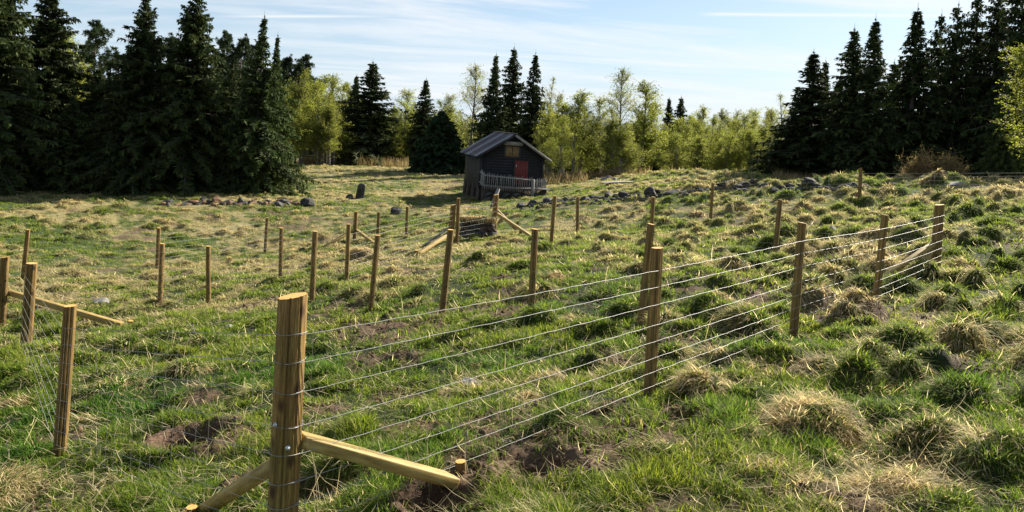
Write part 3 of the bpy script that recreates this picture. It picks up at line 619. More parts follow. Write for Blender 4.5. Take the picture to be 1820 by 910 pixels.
# ------------------------------------------------------------------ fences
def lathe_post(r, h, n=10, crack=True, slant=0.0, seed=0):
    """tapered faceted post with splits; returns side MB and cap MB (local, base at origin, sunk 0.25 m)"""
    r_ = random.Random(seed); k = 64
    ang = [2*math.pi*i/k for i in range(k)]
    ph = r_.uniform(0, 0.7); sg = 2*math.pi/8
    flat = [math.cos(sg/2)/math.cos(((a-ph) % sg)-sg/2)*(1.035 if n > 9 else 1) for a in ang]
    if crack:
        ci_ = r_.choice([47, 48, 49, 50]); flat[ci_] *= 0.62; flat[ci_-1] *= .97
        if r_.random() < .7: flat[(ci_+r_.choice([5, 6, 8])) % k] *= 0.75
    zs = [-0.25, 0, h*0.33, h*0.66, h]; V = []
    for i, z in enumerate(zs):
        rr3 = r*(1.03-0.05*z/h); ox, oy = r_.uniform(-1, 1)*0.03*r, r_.uniform(-1, 1)*0.03*r
        for a, f in zip(ang, flat):
            X, Y = rr3*f*math.cos(a)+ox, rr3*f*math.sin(a)+oy
            V.append((X, Y, z+(slant*X/r if i == 4 else 0)))
    q = [(i*k+j, i*k+(j+1) % k, (i+1)*k+(j+1) % k, (i+1)*k+j) for i in range(4) for j in range(k)]
    side = MB(); side.add(V, q)
    top = V[-k:]; cx_ = (sum(v[0] for v in top)/k, sum(v[1] for v in top)/k, h+0.0015)
    cap = MB(); cap.add([(v[0], v[1], v[2]+0.0005) for v in top]+[cx_], [], [(j, (j+1) % k, k) for j in range(k)])
    return side, cap
def post(parent, base, top, d, r, name='post', slant=0.0, seed=0, bolts=()):
    """base/top in photo pixels at distance d"""
    p0 = P(*base, d); p1 = P(*top, d); zb = hz_(p0[0], p0[1]); h = p1[2]-zb
    side, cap = lathe_post(r, h, seed=seed, slant=slant)
    o = side.build(name, M['pine'], parent); off = Vector((p0[0], p0[1], zb))-parent.location
    o.location = off; lean = (p1[0]-p0[0])/h; lean = max(-.06, min(.06, lean)); o.rotation_euler = (random.uniform(-.012, .012), lean, 0)
    c = cap.build('cut_end', M['cut'], o)
    return o, Vector((p0[0], p0[1], zb)), h, lean
HW = [0.12, 0.23, 0.34, 0.47, 0.60, 0.76, 0.90, 1.03]
def netting(parent, posts, rad=0.002, vert=True, hs=HW, name='wire_netting', side=-0.04, loose=0.0):
    b = MB(); L0 = Vector(parent.location)
    for (a, ha, la, ra), (c, hc, lc, rc) in zip(posts[:-1], posts[1:]):
        av, cv_ = np.array(a-L0), np.array(c-L0); t = cv_-av; ln = np.hypot(t[0], t[1])
        nrm = np.array((t[1], -t[0], 0))/ln
        if nrm[1] > 0: nrm = -nrm
        n = max(6, int(ln/0.15*2)//2*2); f = np.linspace(0, 1, n+1)
        gx = a[0]+(c[0]-a[0])*f; gy = a[1]+(c[1]-a[1])*f
        lines = []
        for k, hgt in enumerate(hs):
            ph = random.uniform(0, 6); q0 = av+np.array((la*hgt, 0, hgt*min(1, ha/1.2))); q1 = cv_+np.array((lc*hgt, 0, hgt*min(1, hc/1.2)))
            off = (ra+(rc-ra)*f)[:, None]*nrm*1.02
            p = q0+(q1-q0)*f[:, None]+off; p[:, 2] += 0.0018*(1 if a[1] < 7 else 0.4)*np.sin(np.arange(n+1)*math.pi/2+ph)+rng.normal(0, .0003, n+1)-0.006*np.sin(math.pi*f)
            lines.append(p); b.tube(p, rad, 4, cap=False)
        if vert and ln < 4.5:
            for j in range(1, n, 2):
                b.tube(np.array([l[j] for l in lines]), rad*0.34, 3, cap=False)
    return b.build(name, M['wire'], parent)
def brace(parent, a, b_, w=0.075, h=0.07, m='brace'):
    L0 = np.array(parent.location); k = MB()
    a, b_ = np.array(a, float), np.array(b_, float); mid = (a+b_)/2; dv_ = b_-a; ln = np.linalg.norm(dv_)
    k.box(-ln/2, ln/2, -w/2, w/2, -h/2, h/2)
    o = k.build('brace', M[m], parent, bevel=0.008); o.location = mid-L0
    o.rotation_euler = Vector(dv_).to_track_quat('X', 'Z').to_euler(); return o
def peg(lab, px, py, d, r=0.028, h=0.12, sl=0.2):
    x, y = gp(px, py, d); z = hz_(x, y); side, cap = lathe_post(r, h, seed=int(px), crack=False)
    o = empty('ground_peg', (x, y, z)); tag(o, lab, 'wooden peg', 'pegs holding the brace feet'); o.rotation_euler = (0, sl, 0)
    side.build('stake', M['pine'], o); cap.build('cut_end', M['cut'], o); return o
def fence(lab, plist, rad=0.002, group='wire fences on wooden posts', vert=True, extra=None):
    """plist: (top px, top py, base px, base py, d, radius, kind)"""
    p = plist[0]; q = P(p[2], p[3], p[4]); root = empty('wire_fence', (q[0], q[1], hz_(q[0], q[1]))); tag(root, lab, 'wire fence', group)
    rec = []
    for i, (tx_, ty_, bx, by, d, r, kind) in enumerate(plist):
        if kind == 'hidden':   # shared with another fence: wires only
            q = P(bx, by, d); zb = hz_(q[0], q[1]); hh_ = P(tx_, ty_, d)[2]-zb; rec.append((Vector((q[0], q[1], zb)), hh_, 0.0, r)); continue
        o, pb, hh_, lean = post(root, (bx, by), (tx_, ty_), d, r, 'corner_post' if kind == 'corner' else 'post', slant=(0.012 if kind == 'corner' else random.uniform(-.006, .006)), seed=int(tx_))
        rec.append((pb, hh_, lean, r))
    netting(root, rec, rad, vert)
    return root, rec
fA, rA = fence('nearest wire fence running from the thick corner post back to the right', [
 (521,526,498,982,3.5,.068,'corner'),(1168,440,1154,705,5.8,.046,'post'),(1426,396,1410,597,7.8,.044,'post'),(1574,382,1556,545,9.5,.044,'post'),(1671,364,1661,490,11.8,.070,'corner')], 0.0019)
fB, rB = fence('wire fence running left from the nearest corner past two posts', rad=0.0016, plist=[
 (521,526,498,982,3.5,.068,'hidden'),(126,543,106,815,5.8,.046,'post'),(56,468,46,615,10.7,.072,'post')])
# braces and bolts on the near corner
c0 = rA[0][0]; L0A = np.array(fA.location)
def on_ground(px, py, d, up): x, y = gp(px, py, d); return (x, y, hz_(x, y)+up)
att = Vector((c0.x+0.045, c0.y+0.045, P(540, 772, 3.6)[2]))
bfoot = on_ground(806, 862, 4.15, 0.03); brace(fA, att, P(806, 855, 4.12), .11, .058)
att2 = Vector((c0.x-0.045, c0.y+0.05, P(480, 812, 3.6)[2]))
k = MB(); L0 = np.array(fB.location); bf2 = np.array(on_ground(362, 898, 4.1, 0.0)); a2 = np.array(att2)
o = MB(); dv_ = bf2-a2; ln = np.linalg.norm(dv_); o.tube([(-ln/2, 0, 0), (0, 0, 0), (ln/2, 0, 0)], .040, 12); o = o.build('brace', M['brace'], fB, smooth=False, bevel=0.0); o.location = (a2+bf2)/2-L0; o.rotation_euler = Vector(dv_).to_track_quat('X', 'Z').to_euler()
cp0 = [o for o in fA.children if o.name.startswith('corner_post')][0]
for (px, py) in ((487, 757), (514, 798)):
    q = P(px, py, 3.435); u = np.array(q)-np.array(c0); an_ = math.atan2(u[1], u[0]); rr4 = 0.066
    b_ = MB(); nrm = np.array((math.cos(an_), math.sin(an_), 0)); cpt = nrm*rr4+np.array((0, 0, u[2]))
    b_.tube([cpt-nrm*.004, cpt+nrm*.0025], [.0125, .0125], 16); b_.tube([cpt+nrm*.002, cpt+nrm*.009], [.0068, .0068], 6); b_.build('bolt', M['steel'], cp0)
tt_ = np.linspace(0, 2*math.pi, 25)
for hgt in HW:
    wb = MB(); rw = .0715*(1.03-.05*hgt/1.2)*1.02; z_ = hgt+.004*np.sin(tt_*2+hgt*9); wb.tube(np.stack([c0.x-L0A[0]+rw*np.cos(tt_)+rA[0][2]*hgt, c0.y-L0A[1]+rw*np.sin(tt_), c0.z-L0A[2]+z_], -1), .0017, 4, cap=False); wb.build('wire_wrap', M['wire'], fA)
peg('short sawn peg at the foot of the yellow brace by the nearest corner', 819, 850, 4.2, .030, .075, -.1)
peg('orange topped peg low in the grass left of the nearest corner post', 341, 893, 4.05, .030, .055, 0.0)
fR, rR = fence('wire fence along the far side of the enclosure up to the right corner', [
 (1671,364,1661,490,11.8,.070,'hidden'),(1387,355,1376,465,14.4,.044,'post'),(1161,350,1156,445,17,.044,'post'),(986,348,979,440,17.3,.046,'post'),(882,346,877,421,22.5,.078,'corner')], 0.0018, vert=False)
fD, rD = fence('wire fence crossing the left field up to the braced middle corner', [
 (9,457,2,583,12.6,.068,'corner'),(288,433,284,542,14.6,.046,'post'),(500,405,498,500,16.7,.044,'post'),(620,398,616,500,15.4,.042,'post'),(806,364,800,432,21,.078,'corner')], 0.0017, vert=False)
fE, rE = fence('inner wire fence through the middle of the muddy ground', [
 (370,437,370,545,14.7,.046,'post'),(560,411,554,535,12.8,.046,'post'),(671,418,659,555,11.6,.044,'post'),(801,408,785,565,10.2,.044,'post'),(951,407,943,570,9.6,.044,'post'),(1157,398,1139,575,9.0,.046,'post')], 0.0013, vert=False)
fK, rK = fence('short wire fence between the two far braced corners', [
 (633,376,630,427,27,.075,'corner'),(673,377,671,424,27,.055,'post'),(724,367,722,420,27,.055,'post'),(815,352,812,433,21,.050,'post'),(882,346,877,421,22.5,.078,'hidden')], 0.002)
fL, rL = fence('far left wire fence running out of the frame at the left edge', [
 (633,376,630,427,27,.075,'hidden'),(475,387,471,448,26,.056,'post'),(282,405,279,482,20.6,.050,'post'),(50,408,41,495,18,.050,'post')], 0.0018, vert=False)
fG, rG = fence('farthest wire fence climbing right to the lone skyline post', [
 (1027,350,1026,415,24,.052,'post'),(1267,325,1263,390,24,.050,'post'),(1530,299,1527,365,23.5,.055,'post'),(1960,300,1958,360,21,.05,'post')], 0.0030, vert=False)
# braces elsewhere
def br(f, a, b_, da, db, w=.08, h=.07, m='brace'): brace(f, P(*a, da), on_ground(*b_, db, .03), w, h, m)
br(fD, (14, 519), (216, 586), 12.7, 12.4, .09, .09)
peg('square peg at the foot of the long brace by the left edge', 231, 584, 12.4, .04, .12, 0.05)
fA2 = fA
br(fA, (1660, 433), (1570, 478), 11.8, 11.2); br(fA, (1655, 445), (1622, 500), 11.8, 11.1)
peg('small dark peg beside the brace feet of the right corner', 1612, 503, 11.0, .05, .10, -.4)
br(fR, (884, 380), (946, 428), 22.4, 21.4, .09, .08); br(fD, (800, 415), (743, 470), 21, 18.5, .09, .08); br(fD, (798, 405), (752, 434), 21, 20.5, .055, .05, 'old_wood'); br(fD, (798, 412), (752, 446), 21, 19.8, .055, .05, 'old_wood')
peg('small peg in straw grass at the foot of the middle corner brace', 739, 469, 18.4, .055, .13, 0.0)
br(fL, (630, 408), (577, 438), 27, 26, .10, .09); br(fK, (634, 409), (667, 434), 27, 25, .10, .09)
peg('far peg right of the enclosure corner by the crossed timbers', 925, 412, 23, .05, .1, 0.2)
def plank(lab, pts, r, dist, m='old_wood', name='old_pole', cat='pole'):
    p = [P(a, b, d) for (a, b), d in zip(pts, dist)]; o0 = p[0]
    b_ = MB(); t_ = [(q-o0) for q in p]; b_.beam(t_[0], t_[1], r*2, r*1.4); o = b_.build(name, M[m], loc=o0, bevel=0.01); tag(o, lab, cat)
plank('grey weathered pole leaning from the cabin deck to the grass', [(886, 336), (872, 372)], .07, [34, 33.3])
plank('brown timber leaning behind the corner post, upper of the crossed pair', [(874, 364), (918, 408)], .055, [23.2, 23.0], 'shutter', 'old_timber', 'timber')
plank('brown timber crossing under the other one behind the corner post', [(902, 378), (886, 396)], .045, [23.4, 23.3], 'shutter', 'old_timber', 'timber')

# ------------------------------------------------------------------ cabin
HD = 40.0; ang = R(12.4)
hx0, hy0 = gp(907, 347, HD); hzb = hz_(hx0, hy0)
cab = empty('wooden_cabin', (hx0, hy0, hzb), ang)     # local: +x along gable to the right, +y into depth (ridge)
tag(cab, 'small dark timber cabin with red door, grey metal roof and picket railed deck', 'cabin')
z_of = lambda py, px=907: P(px, py, HD)[2]-hzb
zap = z_of(238, 912); ze = (z_of(276, 838)+z_of(287, 973))/2; zd = z_of(324, 900)   # apex, eave, deck height
WX, LY = 1.72, 5.0; ze_w = ze+0.16; OV = 0.36; slope = (zap-ze)/(WX+OV)
def roofz(x): return zap-0.07-abs(x)*slope
zfl = zd-0.12
# front wall: lapped boards
b_ = MB(); nb = 17; zz_ = zfl
while zz_ < zap-0.12:
    z1 = zz_+0.15; xw = WX if z1 < roofz(WX) else max(0.05, (zap-0.10-z1)/slope)
    xw = min(xw, WX); b_.hexa([(-xw, -.035, zz_), (xw, -.035, zz_), (xw, .02, zz_), (-xw, .02, zz_), (-xw, -.010, z1-.004), (xw, -.010, z1-.004), (xw, .02, z1-.004), (-xw, .02, z1-.004)]); zz_ = z1
b_.build('front_wall', M['tar'], cab)
b_ = MB(); b_.add([(-WX, .021, zfl-.2), (WX, .021, zfl-.2), (WX, .021, roofz(WX)), (0, .021, zap-.1), (-WX, .021, roofz(WX))], [], [(0, 1, 2), (0, 2, 3), (0, 3, 4)])
b_.box(WX-.06, WX-.001, .03, LY, zfl-.2, roofz(WX)); b_.box(-WX, WX, LY-.05, LY, zfl-.2, roofz(WX)); 
b_.add([(-WX, LY, roofz(WX)), (WX, LY, roofz(WX)), (0, LY, zap-.1)], [], [(0, 1, 2)]); b_.build('wall', M['tar'], cab)
b_ = MB()                                              # left side wall: upright grey boards with gaps
yv = 0.0; rn = random.Random(3)
while yv < LY-.05:
    wd_ = rn.uniform(.13, .2); dx = rn.uniform(0, .03); b_.box(-WX-.03-dx, -WX+.02-dx, yv+.006, min(yv+wd_, LY)-.006, zfl-rn.uniform(.15, .45), roofz(WX)-.01); yv += wd_
b_.build('side_wall', M['grey_boards'], cab)
# corner boards
b_ = MB(); b_.box(-WX-.05, -WX+.09, -.062, -.037, zfl, roofz(WX)); b_.box(WX-.09, WX+.05, -.062, -.037, zfl, roofz(WX)); b_.build('corner_board', M['tar'], cab)
# roof: overlapping tin sheets on each slope
rf = MB(); rf.add([(0, -OV, zap-.02), (WX+OV, -OV, ze-.02), (WX+OV, LY+OV, ze-.02), (0, LY+OV, zap-.02), (-WX-OV, -OV, ze-.02), (-WX-OV, LY+OV, ze-.02)], [(0, 1, 2, 3), (0, 3, 5, 4)]); rfo = rf.build('roof', M['tar'], cab)
for sgn in (-1, 1):
    yv = -OV; i = 0
    while yv < LY+OV-.02:
        wd_ = min(0.82, LY+OV-yv); lift = .012+.014*(i % 2)+rn.uniform(0, .012); nn = 14; sh_ = MB(); V = []
        ext = rn.uniform(-.05, .07)
        for k in range(nn*3+1):
            yk = yv+(wd_+.04)*k/(nn*3); c = .011*math.sin(2*math.pi*k/3.0*1.0)
            V += [(sgn*-.0, yk, zap+lift+c), (sgn*(WX+OV+ext), yk, ze-ext*slope+lift+c+rn.uniform(-.004, .004))]
        q = [(2*k, 2*k+1, 2*k+3, 2*k+2) for k in range(nn*3)]
        sh_.add(V, q if sgn > 0 else [x[::-1] for x in q]); s_o = sh_.build('roof_sheet', M['tin'] if (i % 3) else M['tin_worn'], rfo, smooth=False)
        s_o['kind'] = 'part' if False else ''
        del s_o['kind']
        yv += wd_; i += 1
b_ = MB(); b_.beam((0.02, -OV-.02, zap+.03), (.02, LY+OV, zap+.03), .2, .03); b_.build('ridge_cap', M['tin'], rfo)
for sgn in (-1, 1):
    b_ = MB(); b_.beam((sgn*.01, -OV-.015, zap-.06), (sgn*(WX+OV), -OV-.015, ze-.06), .03, .13); b_.build('barge_board', M['tar' if sgn < 0 else 'old_wood'], cab)
# loft window with hood
wx0, wx1 = (893-907)/F*HD, (918-907)/F*HD; wz0, wz1 = z_of(278, 905), z_of(259.5, 905)
fr = MB(); fr.box(wx0-.07, wx1+.07, -.075, -.04, wz0-.06, wz0); fr.box(wx0-.07, wx1+.07, -.075, -.04, wz1, wz1+.05); fr.box(wx0-.07, wx0, -.075, -.04, wz0, wz1); fr.box(wx1, wx1+.07, -.075, -.04, wz0, wz1); fo = fr.build('window', M['grey_boards'], cab)
for k, nm in ((0, 0), (1, 1)):
    b_ = MB(); a = wx0+(wx1-wx0)*(k*.5)+.012; e = a+(wx1-wx0)*.5-.03
    for j in range(3): b_.box(a+(e-a)*j/3+.004, a+(e-a)*(j+1)/3-.004, -.07, -.045, wz0+.01, wz1-.01)
    b_.build('shutter', M['shutter'], fo)
b_ = MB(); b_.beam((wx0-.12, -.13, wz1+.15), (wx1+.14, -.13, wz1+.15), .22, .20); b_.build('hood', M['old_wood'], fo)
# red door
dx0, dx1 = (911.5-907)/F*HD, (936-907)/F*HD; dz1 = z_of(285.5, 923)
b_ = MB(); nb = 5
for j in range(nb): b_.box(dx0+(dx1-dx0)*j/nb+.003, dx0+(dx1-dx0)*(j+1)/nb-.003, -.085, -.05, zfl+.02, dz1)
do = b_.build('door', M['red'], cab)
b_ = MB(); b_.box(dx0-.06, dx0, -.095, -.04, zfl, dz1+.05); b_.box(dx1, dx1+.06, -.095, -.04, zfl, dz1+.05); b_.box(dx0, dx1, -.095, -.04, dz1+.002, dz1+.05); b_.build('door_frame', M['tar'], do)
b_ = MB(); b_.box(dx0+.06, dx0+.09, -.12, -.086, zfl+.95, zfl+1.1); b_.build('door_handle', M['steel'], do)
# foundation of stones, posts under the side
b_ = MB(); b_.box(-WX+.15, WX-.1, .2, LY-.2, -.6, zfl-.2); b_.box(-WX+.1, WX-.02, -1.1, .18, -.6, zfl-.14); b_.build('foundation', M['earth'], cab)
for i in range(14):
    me = rock_mesh(500+i, rn.uniform(.22, .38), .16, rn.uniform(.12, .2)); o = link('foundation_stone', me, M['rock'], cab); o.location = (-WX+.25+(i % 7)*.5, -1.16, -.02+.28*(i//7)*1.0)
for (x_, y_) in ((-WX+.02, .15), (-WX+.02, 1.8), (-WX+.02, 3.5), (-WX+.02, 4.8)):
    b_ = MB(); b_.tube([(x_-.05, y_, -.7), (x_, y_, zfl-.1)], .11, 8); b_.build('support_post', M['bark'], cab)
# deck
DX0, DX1, DY = -WX-.02, WX-.95, -1.25
b_ = MB()
for j in range(9): b_.box(DX0, WX+.2, DY+.135*j+.004, DY+.135*(j+1)-.004, zfl-.10, zfl-.055)
dk = b_.build('deck', M['grey_boards'], cab)
b_ = MB(); b_.box(DX0, DX1+.1, DY-.045, DY-.003, zfl-.17, zfl-.06); b_.build('deck_beam', M['grey_boards'], dk)
tilt_r = -0.055
def picket_run(a, b2, n, hgt, z0, z1):
    root = MB(); rn2 = random.Random(int(a[0]*100)); a = np.array(a, float); b2 = np.array(b2, float)
    rl = MB(); rl.beam((*a, z0+.12), (*b2, z1+.12), .05, .07); rl.beam((*a, z0+hgt-.10), (*b2, z1+hgt-.10), .05, .07); ro = rl.build('railing', M['picket'], cab)
    tt = (b2-a)/np.linalg.norm(b2-a); nn_ = np.array((tt[1], -tt[0]))*.04
    for i in range(n):
        f = (i+.5)/n; p = a+(b2-a)*f+nn_; zz2 = z0+(z1-z0)*f; e = rn2.uniform(-.05, .07); lx = rn2.uniform(-.03, .03)
        k_ = MB(); k_.tube([(p[0], p[1], zz2-.06), (p[0]+lx, p[1], zz2+hgt+e-.05), (p[0]+lx, p[1], zz2+hgt+e+.03)], [.021, .019, .004], 5); k_.build('picket', M['picket'], ro)
picket_run((DX0+.02, DY), (DX1+.08, DY), 23, .74, zfl-.10, zfl-.26)
picket_run((DX1+.2, DY+.02), (WX+.10, DY+.75), 13, .84, zfl-.42, zfl-.42)
picket_run((DX0, DY+.05), (DX0, -.1), 6, .74, zfl-.08, zfl-.02)
b_ = MB(); b_.tube([(DX1+.13, DY-.03, -.5), (DX1+.13, DY-.03, zfl+.44)], .075, 8); b_.build('deck_post', M['old_wood'], cab)

# ------------------------------------------------------------------ trees
def ribbons(A, B, w0, w1, C0, C1=None):
    """tapered camera-independent flat strips from A to B, random roll"""
    n = len(A); t = B-A; rv = rng.normal(size=(n, 3)); s = np.cross(t, rv); s /= np.linalg.norm(s, axis=1)[:, None]+1e-9
    V = np.stack([A-s*w0[:, None]/2, A+s*w0[:, None]/2, B+s*w1[:, None]/2, B-s*w1[:, None]/2], 1)
    C1 = C0 if C1 is None else C1
    return V, np.stack([C0, C0, C1, C1], 1)
def leafs(Cn, D, ln, w, col):
    """diamond leaves centred on Cn along D"""
    n = len(Cn); D = D/(np.linalg.norm(D, axis=1)[:, None]+1e-9); s = np.cross(D, rng.normal(size=(n, 3))); s /= np.linalg.norm(s, axis=1)[:, None]+1e-9
    V = np.stack([Cn, Cn+D*(ln*.45)[:, None]+s*(w/2)[:, None], Cn+D*ln[:, None], Cn+D*(ln*.45)[:, None]-s*(w/2)[:, None]], 1)
    return V, np.repeat(col[:, None], 4, 1)
def quadmesh(name, parts):
    V = np.concatenate([p[0] for p in parts]).reshape(-1, 3); C = np.concatenate([p[1] for p in parts]).reshape(-1, 3)
    return mesh_np(name, V, [np.arange(len(V)).reshape(-1, 4)], C)
def lerp_c(a, b, n): return np.array(a)+(np.array(b)-np.array(a))*rng.random(n)[:, None]
def spruce(Hh, Rr, dens=1.0, droop=0.35, narrow=0.85, low=0.03, ragged=0.25, col=((.019, .032, .012), (.058, .076, .022)), spindly=0.0):
    tr = MB(); tr.tube([(0, 0, -.3), (0.02, 0, Hh*.3), (-.02, .02, Hh*.7), (0, 0, Hh)], [Hh*.016, Hh*.012, Hh*.006, .012], 8)
    A, B, L = [], [], []
    z = Hh*low+.1; wob = rng.random(6)*6.28
    while z < Hh*.985:
        f = z/Hh; nb = rng.integers(5, 9) if f < .9 else rng.integers(4, 6)
        prof = (1 if f < .8 else 1.0-.25*(f-.8)/.2)*(1-f)**narrow*(1.0 if f > .14 else .8+.2*f/.14)*(1.12-.22*f)
        if spindly and f > 1-spindly: prof *= 0.62
        for k in range(nb):
            a = rng.uniform(0, 6.283); big = 1+ragged*math.sin(a*2+wob[0]+z*.9)*.7+ragged*1.3*(rng.random()**3)*rng.choice([-.6, 1.5])
            Lb = max(.09, Rr*prof*big+.05); A.append((min(Hh*.985, max(.12, z+rng.uniform(-.16, .16)*Hh/11*1.6*(1-f))), a, Lb)); L.append(Lb)
        z += (.13+.07*(1-f))*Hh/11*rng.uniform(.7, 1.3)/(dens**.5)
    parts = []; wood = MB(); tr.tube([(0, 0, Hh*.97), (0.01, 0, Hh*1.03)], [.012, .004], 4)
    for (z, a, Lb) in A:
        f = z/Hh; h = np.array((math.cos(a), math.sin(a), 0)); sd = np.array((-h[1], h[0], 0))
        up0 = .75*(f-.35)+.14*rng.normal(); dr = droop*(1.15-f)
        def pt(s): return h*Lb*s+np.array((0, 0, 1.0))*(z+Lb*(up0*s-dr*s*s*1.5+.38*dr*s**4*1.8))
        n = max(3, int(Lb/.085*dens)); s = np.sort(rng.uniform(.08, 1.0, n))
        base = np.stack([h[0]*Lb*s, h[1]*Lb*s, z+Lb*(up0*s-dr*s*s*1.5+.68*dr*s**4)], -1)
        for sg in (-1, 1, 0, 0):
            if sg == 0:    # hanging/forward sprays
                D = h*.3+rng.normal(0, .25, (n, 3))+np.array((0, 0, -.85)); ll = (.10+.22*(1-s*.6)*min(1, Lb/1.5)+.06)*rng.uniform(.6, 1.4, n)
            else:
                D = sd*sg*.8+h*.55+np.array((0, 0, -.28)); ll = (.10+.42*(1-s)*min(1.1, Lb/1.6)+.04)*rng.uniform(.6, 1.25, n)
            D = D+rng.normal(0, .18, (n, 3)); D /= np.linalg.norm(D, axis=1)[:, None]
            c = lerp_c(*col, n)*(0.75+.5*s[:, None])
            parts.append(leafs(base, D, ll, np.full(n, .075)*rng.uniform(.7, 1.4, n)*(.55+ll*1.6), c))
        if Lb > .4:
            q = [pt(0), pt(.4), pt(.8), pt(1)]; wood.tube(q, [.010+.012*Lb, .009+.008*Lb, .008, .004], 3, cap=False)
    # leader sprays
    zt = rng.uniform(.86, 1.0, 60)*Hh; az = rng.uniform(0, 6.28, 60); parts.append(leafs(np.stack([0*zt, 0*zt, zt], -1), np.stack([np.cos(az), np.sin(az), 0.8+0*az], -1), .06+.5*(Hh-zt)*.35, np.full(60, .05), lerp_c(*col, 60)))
    for a, q in zip(wood.V, wood.Q): pass
    off = tr.n
    for V_, q_ in zip(wood.V, wood.Q): tr.V.append(V_); tr.Q.append(q_+off)
    tr.n += wood.n
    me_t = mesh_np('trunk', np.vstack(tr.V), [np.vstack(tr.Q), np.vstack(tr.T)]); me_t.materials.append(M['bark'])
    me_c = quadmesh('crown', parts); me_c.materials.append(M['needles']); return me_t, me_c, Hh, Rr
def birch(Hh, Rr, nl=9000, airy=0.0, multi=1, col=((.125, .155, .022), (.29, .31, .055))):
    tr = MB(); parts = []; tips = []
    for m_ in range(multi):
        ox, oy = (rng.uniform(-.5, .5, 2)*(multi > 1)); lean = rng.uniform(-.06, .06, 2)*Hh
        hh_ = Hh*(1 if m_ == 0 else rng.uniform(.6, .9))
        P_ = lambda f: np.array((ox+lean[0]*f**1.5+.06*math.sin(f*7+m_), oy+lean[1]*f**1.5+.05*math.cos(f*6), hh_*f))
        fs = np.linspace(0, 1, 9); tp = np.array([P_(f) for f in fs]); tp[0, 2] = -.3
        tr.tube(tp, hh_*.0135*(1-fs*.93)+.005, 7)
        nb = int(64/multi**.35)
        for k in range(nb):
            f = .12+.86*rng.random()**.8; a = rng.uniform(0, 6.28); p0 = P_(f)
            Lb = Rr*min(1, .45+2.0*f)*(1-f)**.5*rng.uniform(.45, 1.35)*(1 if multi == 1 else .85)+.12; el = rng.uniform(.8, 1.3)*(0.75+.4*f)
            d0 = np.array((math.cos(a)*math.cos(el), math.sin(a)*math.cos(el), math.sin(el))); Lb = Lb/max(.5, math.cos(el))*.85
            Lb = min(Lb, (hh_-p0[2])*1.0+.5)
            s = np.linspace(0, 1, 5)[:, None]; br_ = p0+d0*Lb*s+np.array((0, 0, -.22*Lb))*s**2.5+rng.normal(0, .03*Lb, (5, 3))*s
            tr.tube(br_, (.006+.011*Lb)*(1-np.linspace(0, .85, 5)), 4, cap=False)
            nt_ = int(8+6*Lb)
            for j in range(nt_):
                u = rng.uniform(.2, 1)*3.999; i = int(u); q = br_[i]+(br_[i+1]-br_[i])*(u-i)
                d1 = d0*.6+rng.normal(0, .55, 3); d1 /= np.linalg.norm(d1); l1 = rng.uniform(.25, .75)*min(1, Lb/1.3)*Hh/9
                e = q+d1*l1; e2 = e+(d1*.3+np.array((0, 0, -.55)))*l1*.6
                tips.append((q, e)); tips.append((e, e2))
    tips = np.array(tips); A, B = tips[:, 0], tips[:, 1]; n = len(A)
    tw = ribbons(A, B, np.full(n, .013), np.full(n, .006), lerp_c((.06, .045, .03), (.13, .10, .07), n))
    nl = int(nl*(1-airy*.7)); wlen = np.linalg.norm(B-A, axis=1); pick = rng.choice(n, nl, p=wlen/wlen.sum()); u = rng.random(nl)[:, None]
    cpt = A[pick]+(B-A)[pick]*u+rng.normal(0, .035, (nl, 3)); D = rng.normal(size=(nl, 3))+np.array((0, 0, -.3))
    tone = 0.6+.8*vnoise(cpt[:, 0]*1.6+50+cpt[:, 1], cpt[:, 2]*1.6+50, 3)
    parts.append(leafs(cpt, D, rng.uniform(.055, .10, nl), rng.uniform(.04, .07, nl), lerp_c(*col, nl)*tone[:, None])); parts.append(tw)
    me_t = mesh_np('trunk', np.vstack(tr.V), [np.vstack(tr.Q), np.vstack(tr.T)]); me_t.materials.append(M['birch_bark'])
    me_c = quadmesh('crown', parts); me_c.materials.append(M['leaves']); return me_t, me_c, Hh, Rr
def pine(Hh, Rr, dens=1.0, low=.35, col=((.022, .040, .018), (.055, .075, .03))):
    tr = MB(); tr.tube([(0, 0, -.3), (.1, 0, Hh*.35), (-.1, .05, Hh*.7), (0, 0, Hh*.97)], [Hh*.017, Hh*.013, Hh*.008, .03], 8)
    parts = []
    for k in range(int(75*dens)):
        f = rng.uniform(low, 1); a = rng.uniform(0, 6.28); L1 = Rr*(math.sin(math.pi*min(.97, .25+.72*(f-low)/(1-low)))**.7)*rng.uniform(.4, 1.1)
        p0 = np.array((0, 0, Hh*f*.96)); e = p0+np.array((math.cos(a)*L1, math.sin(a)*L1, L1*rng.uniform(.0, .55))); tr.tube([p0, (p0+e)/2-(0, 0, .05*L1), e], [.035, .025, .012], 4, cap=False)
        for j in range(7):
            c = p0+(e-p0)*rng.uniform(.45, 1.05)+rng.normal(0, .13*Hh/9, 3); n = 46; D = rng.normal(size=(n, 3))+np.array((0, 0, .5)); D /= np.linalg.norm(D, axis=1)[:, None]
            parts.append(leafs(c+D*.03, D, rng.uniform(.14, .28, n)*Hh/9, np.full(n, .045*Hh/9), lerp_c(*col, n)))
    me_t = mesh_np('trunk', np.vstack(tr.V), [np.vstack(tr.Q), np.vstack(tr.T)]); me_t.materials.append(M['bark'])
    me_c = quadmesh('crown', parts); me_c.materials.append(M['needles']); return me_t, me_c, Hh, Rr
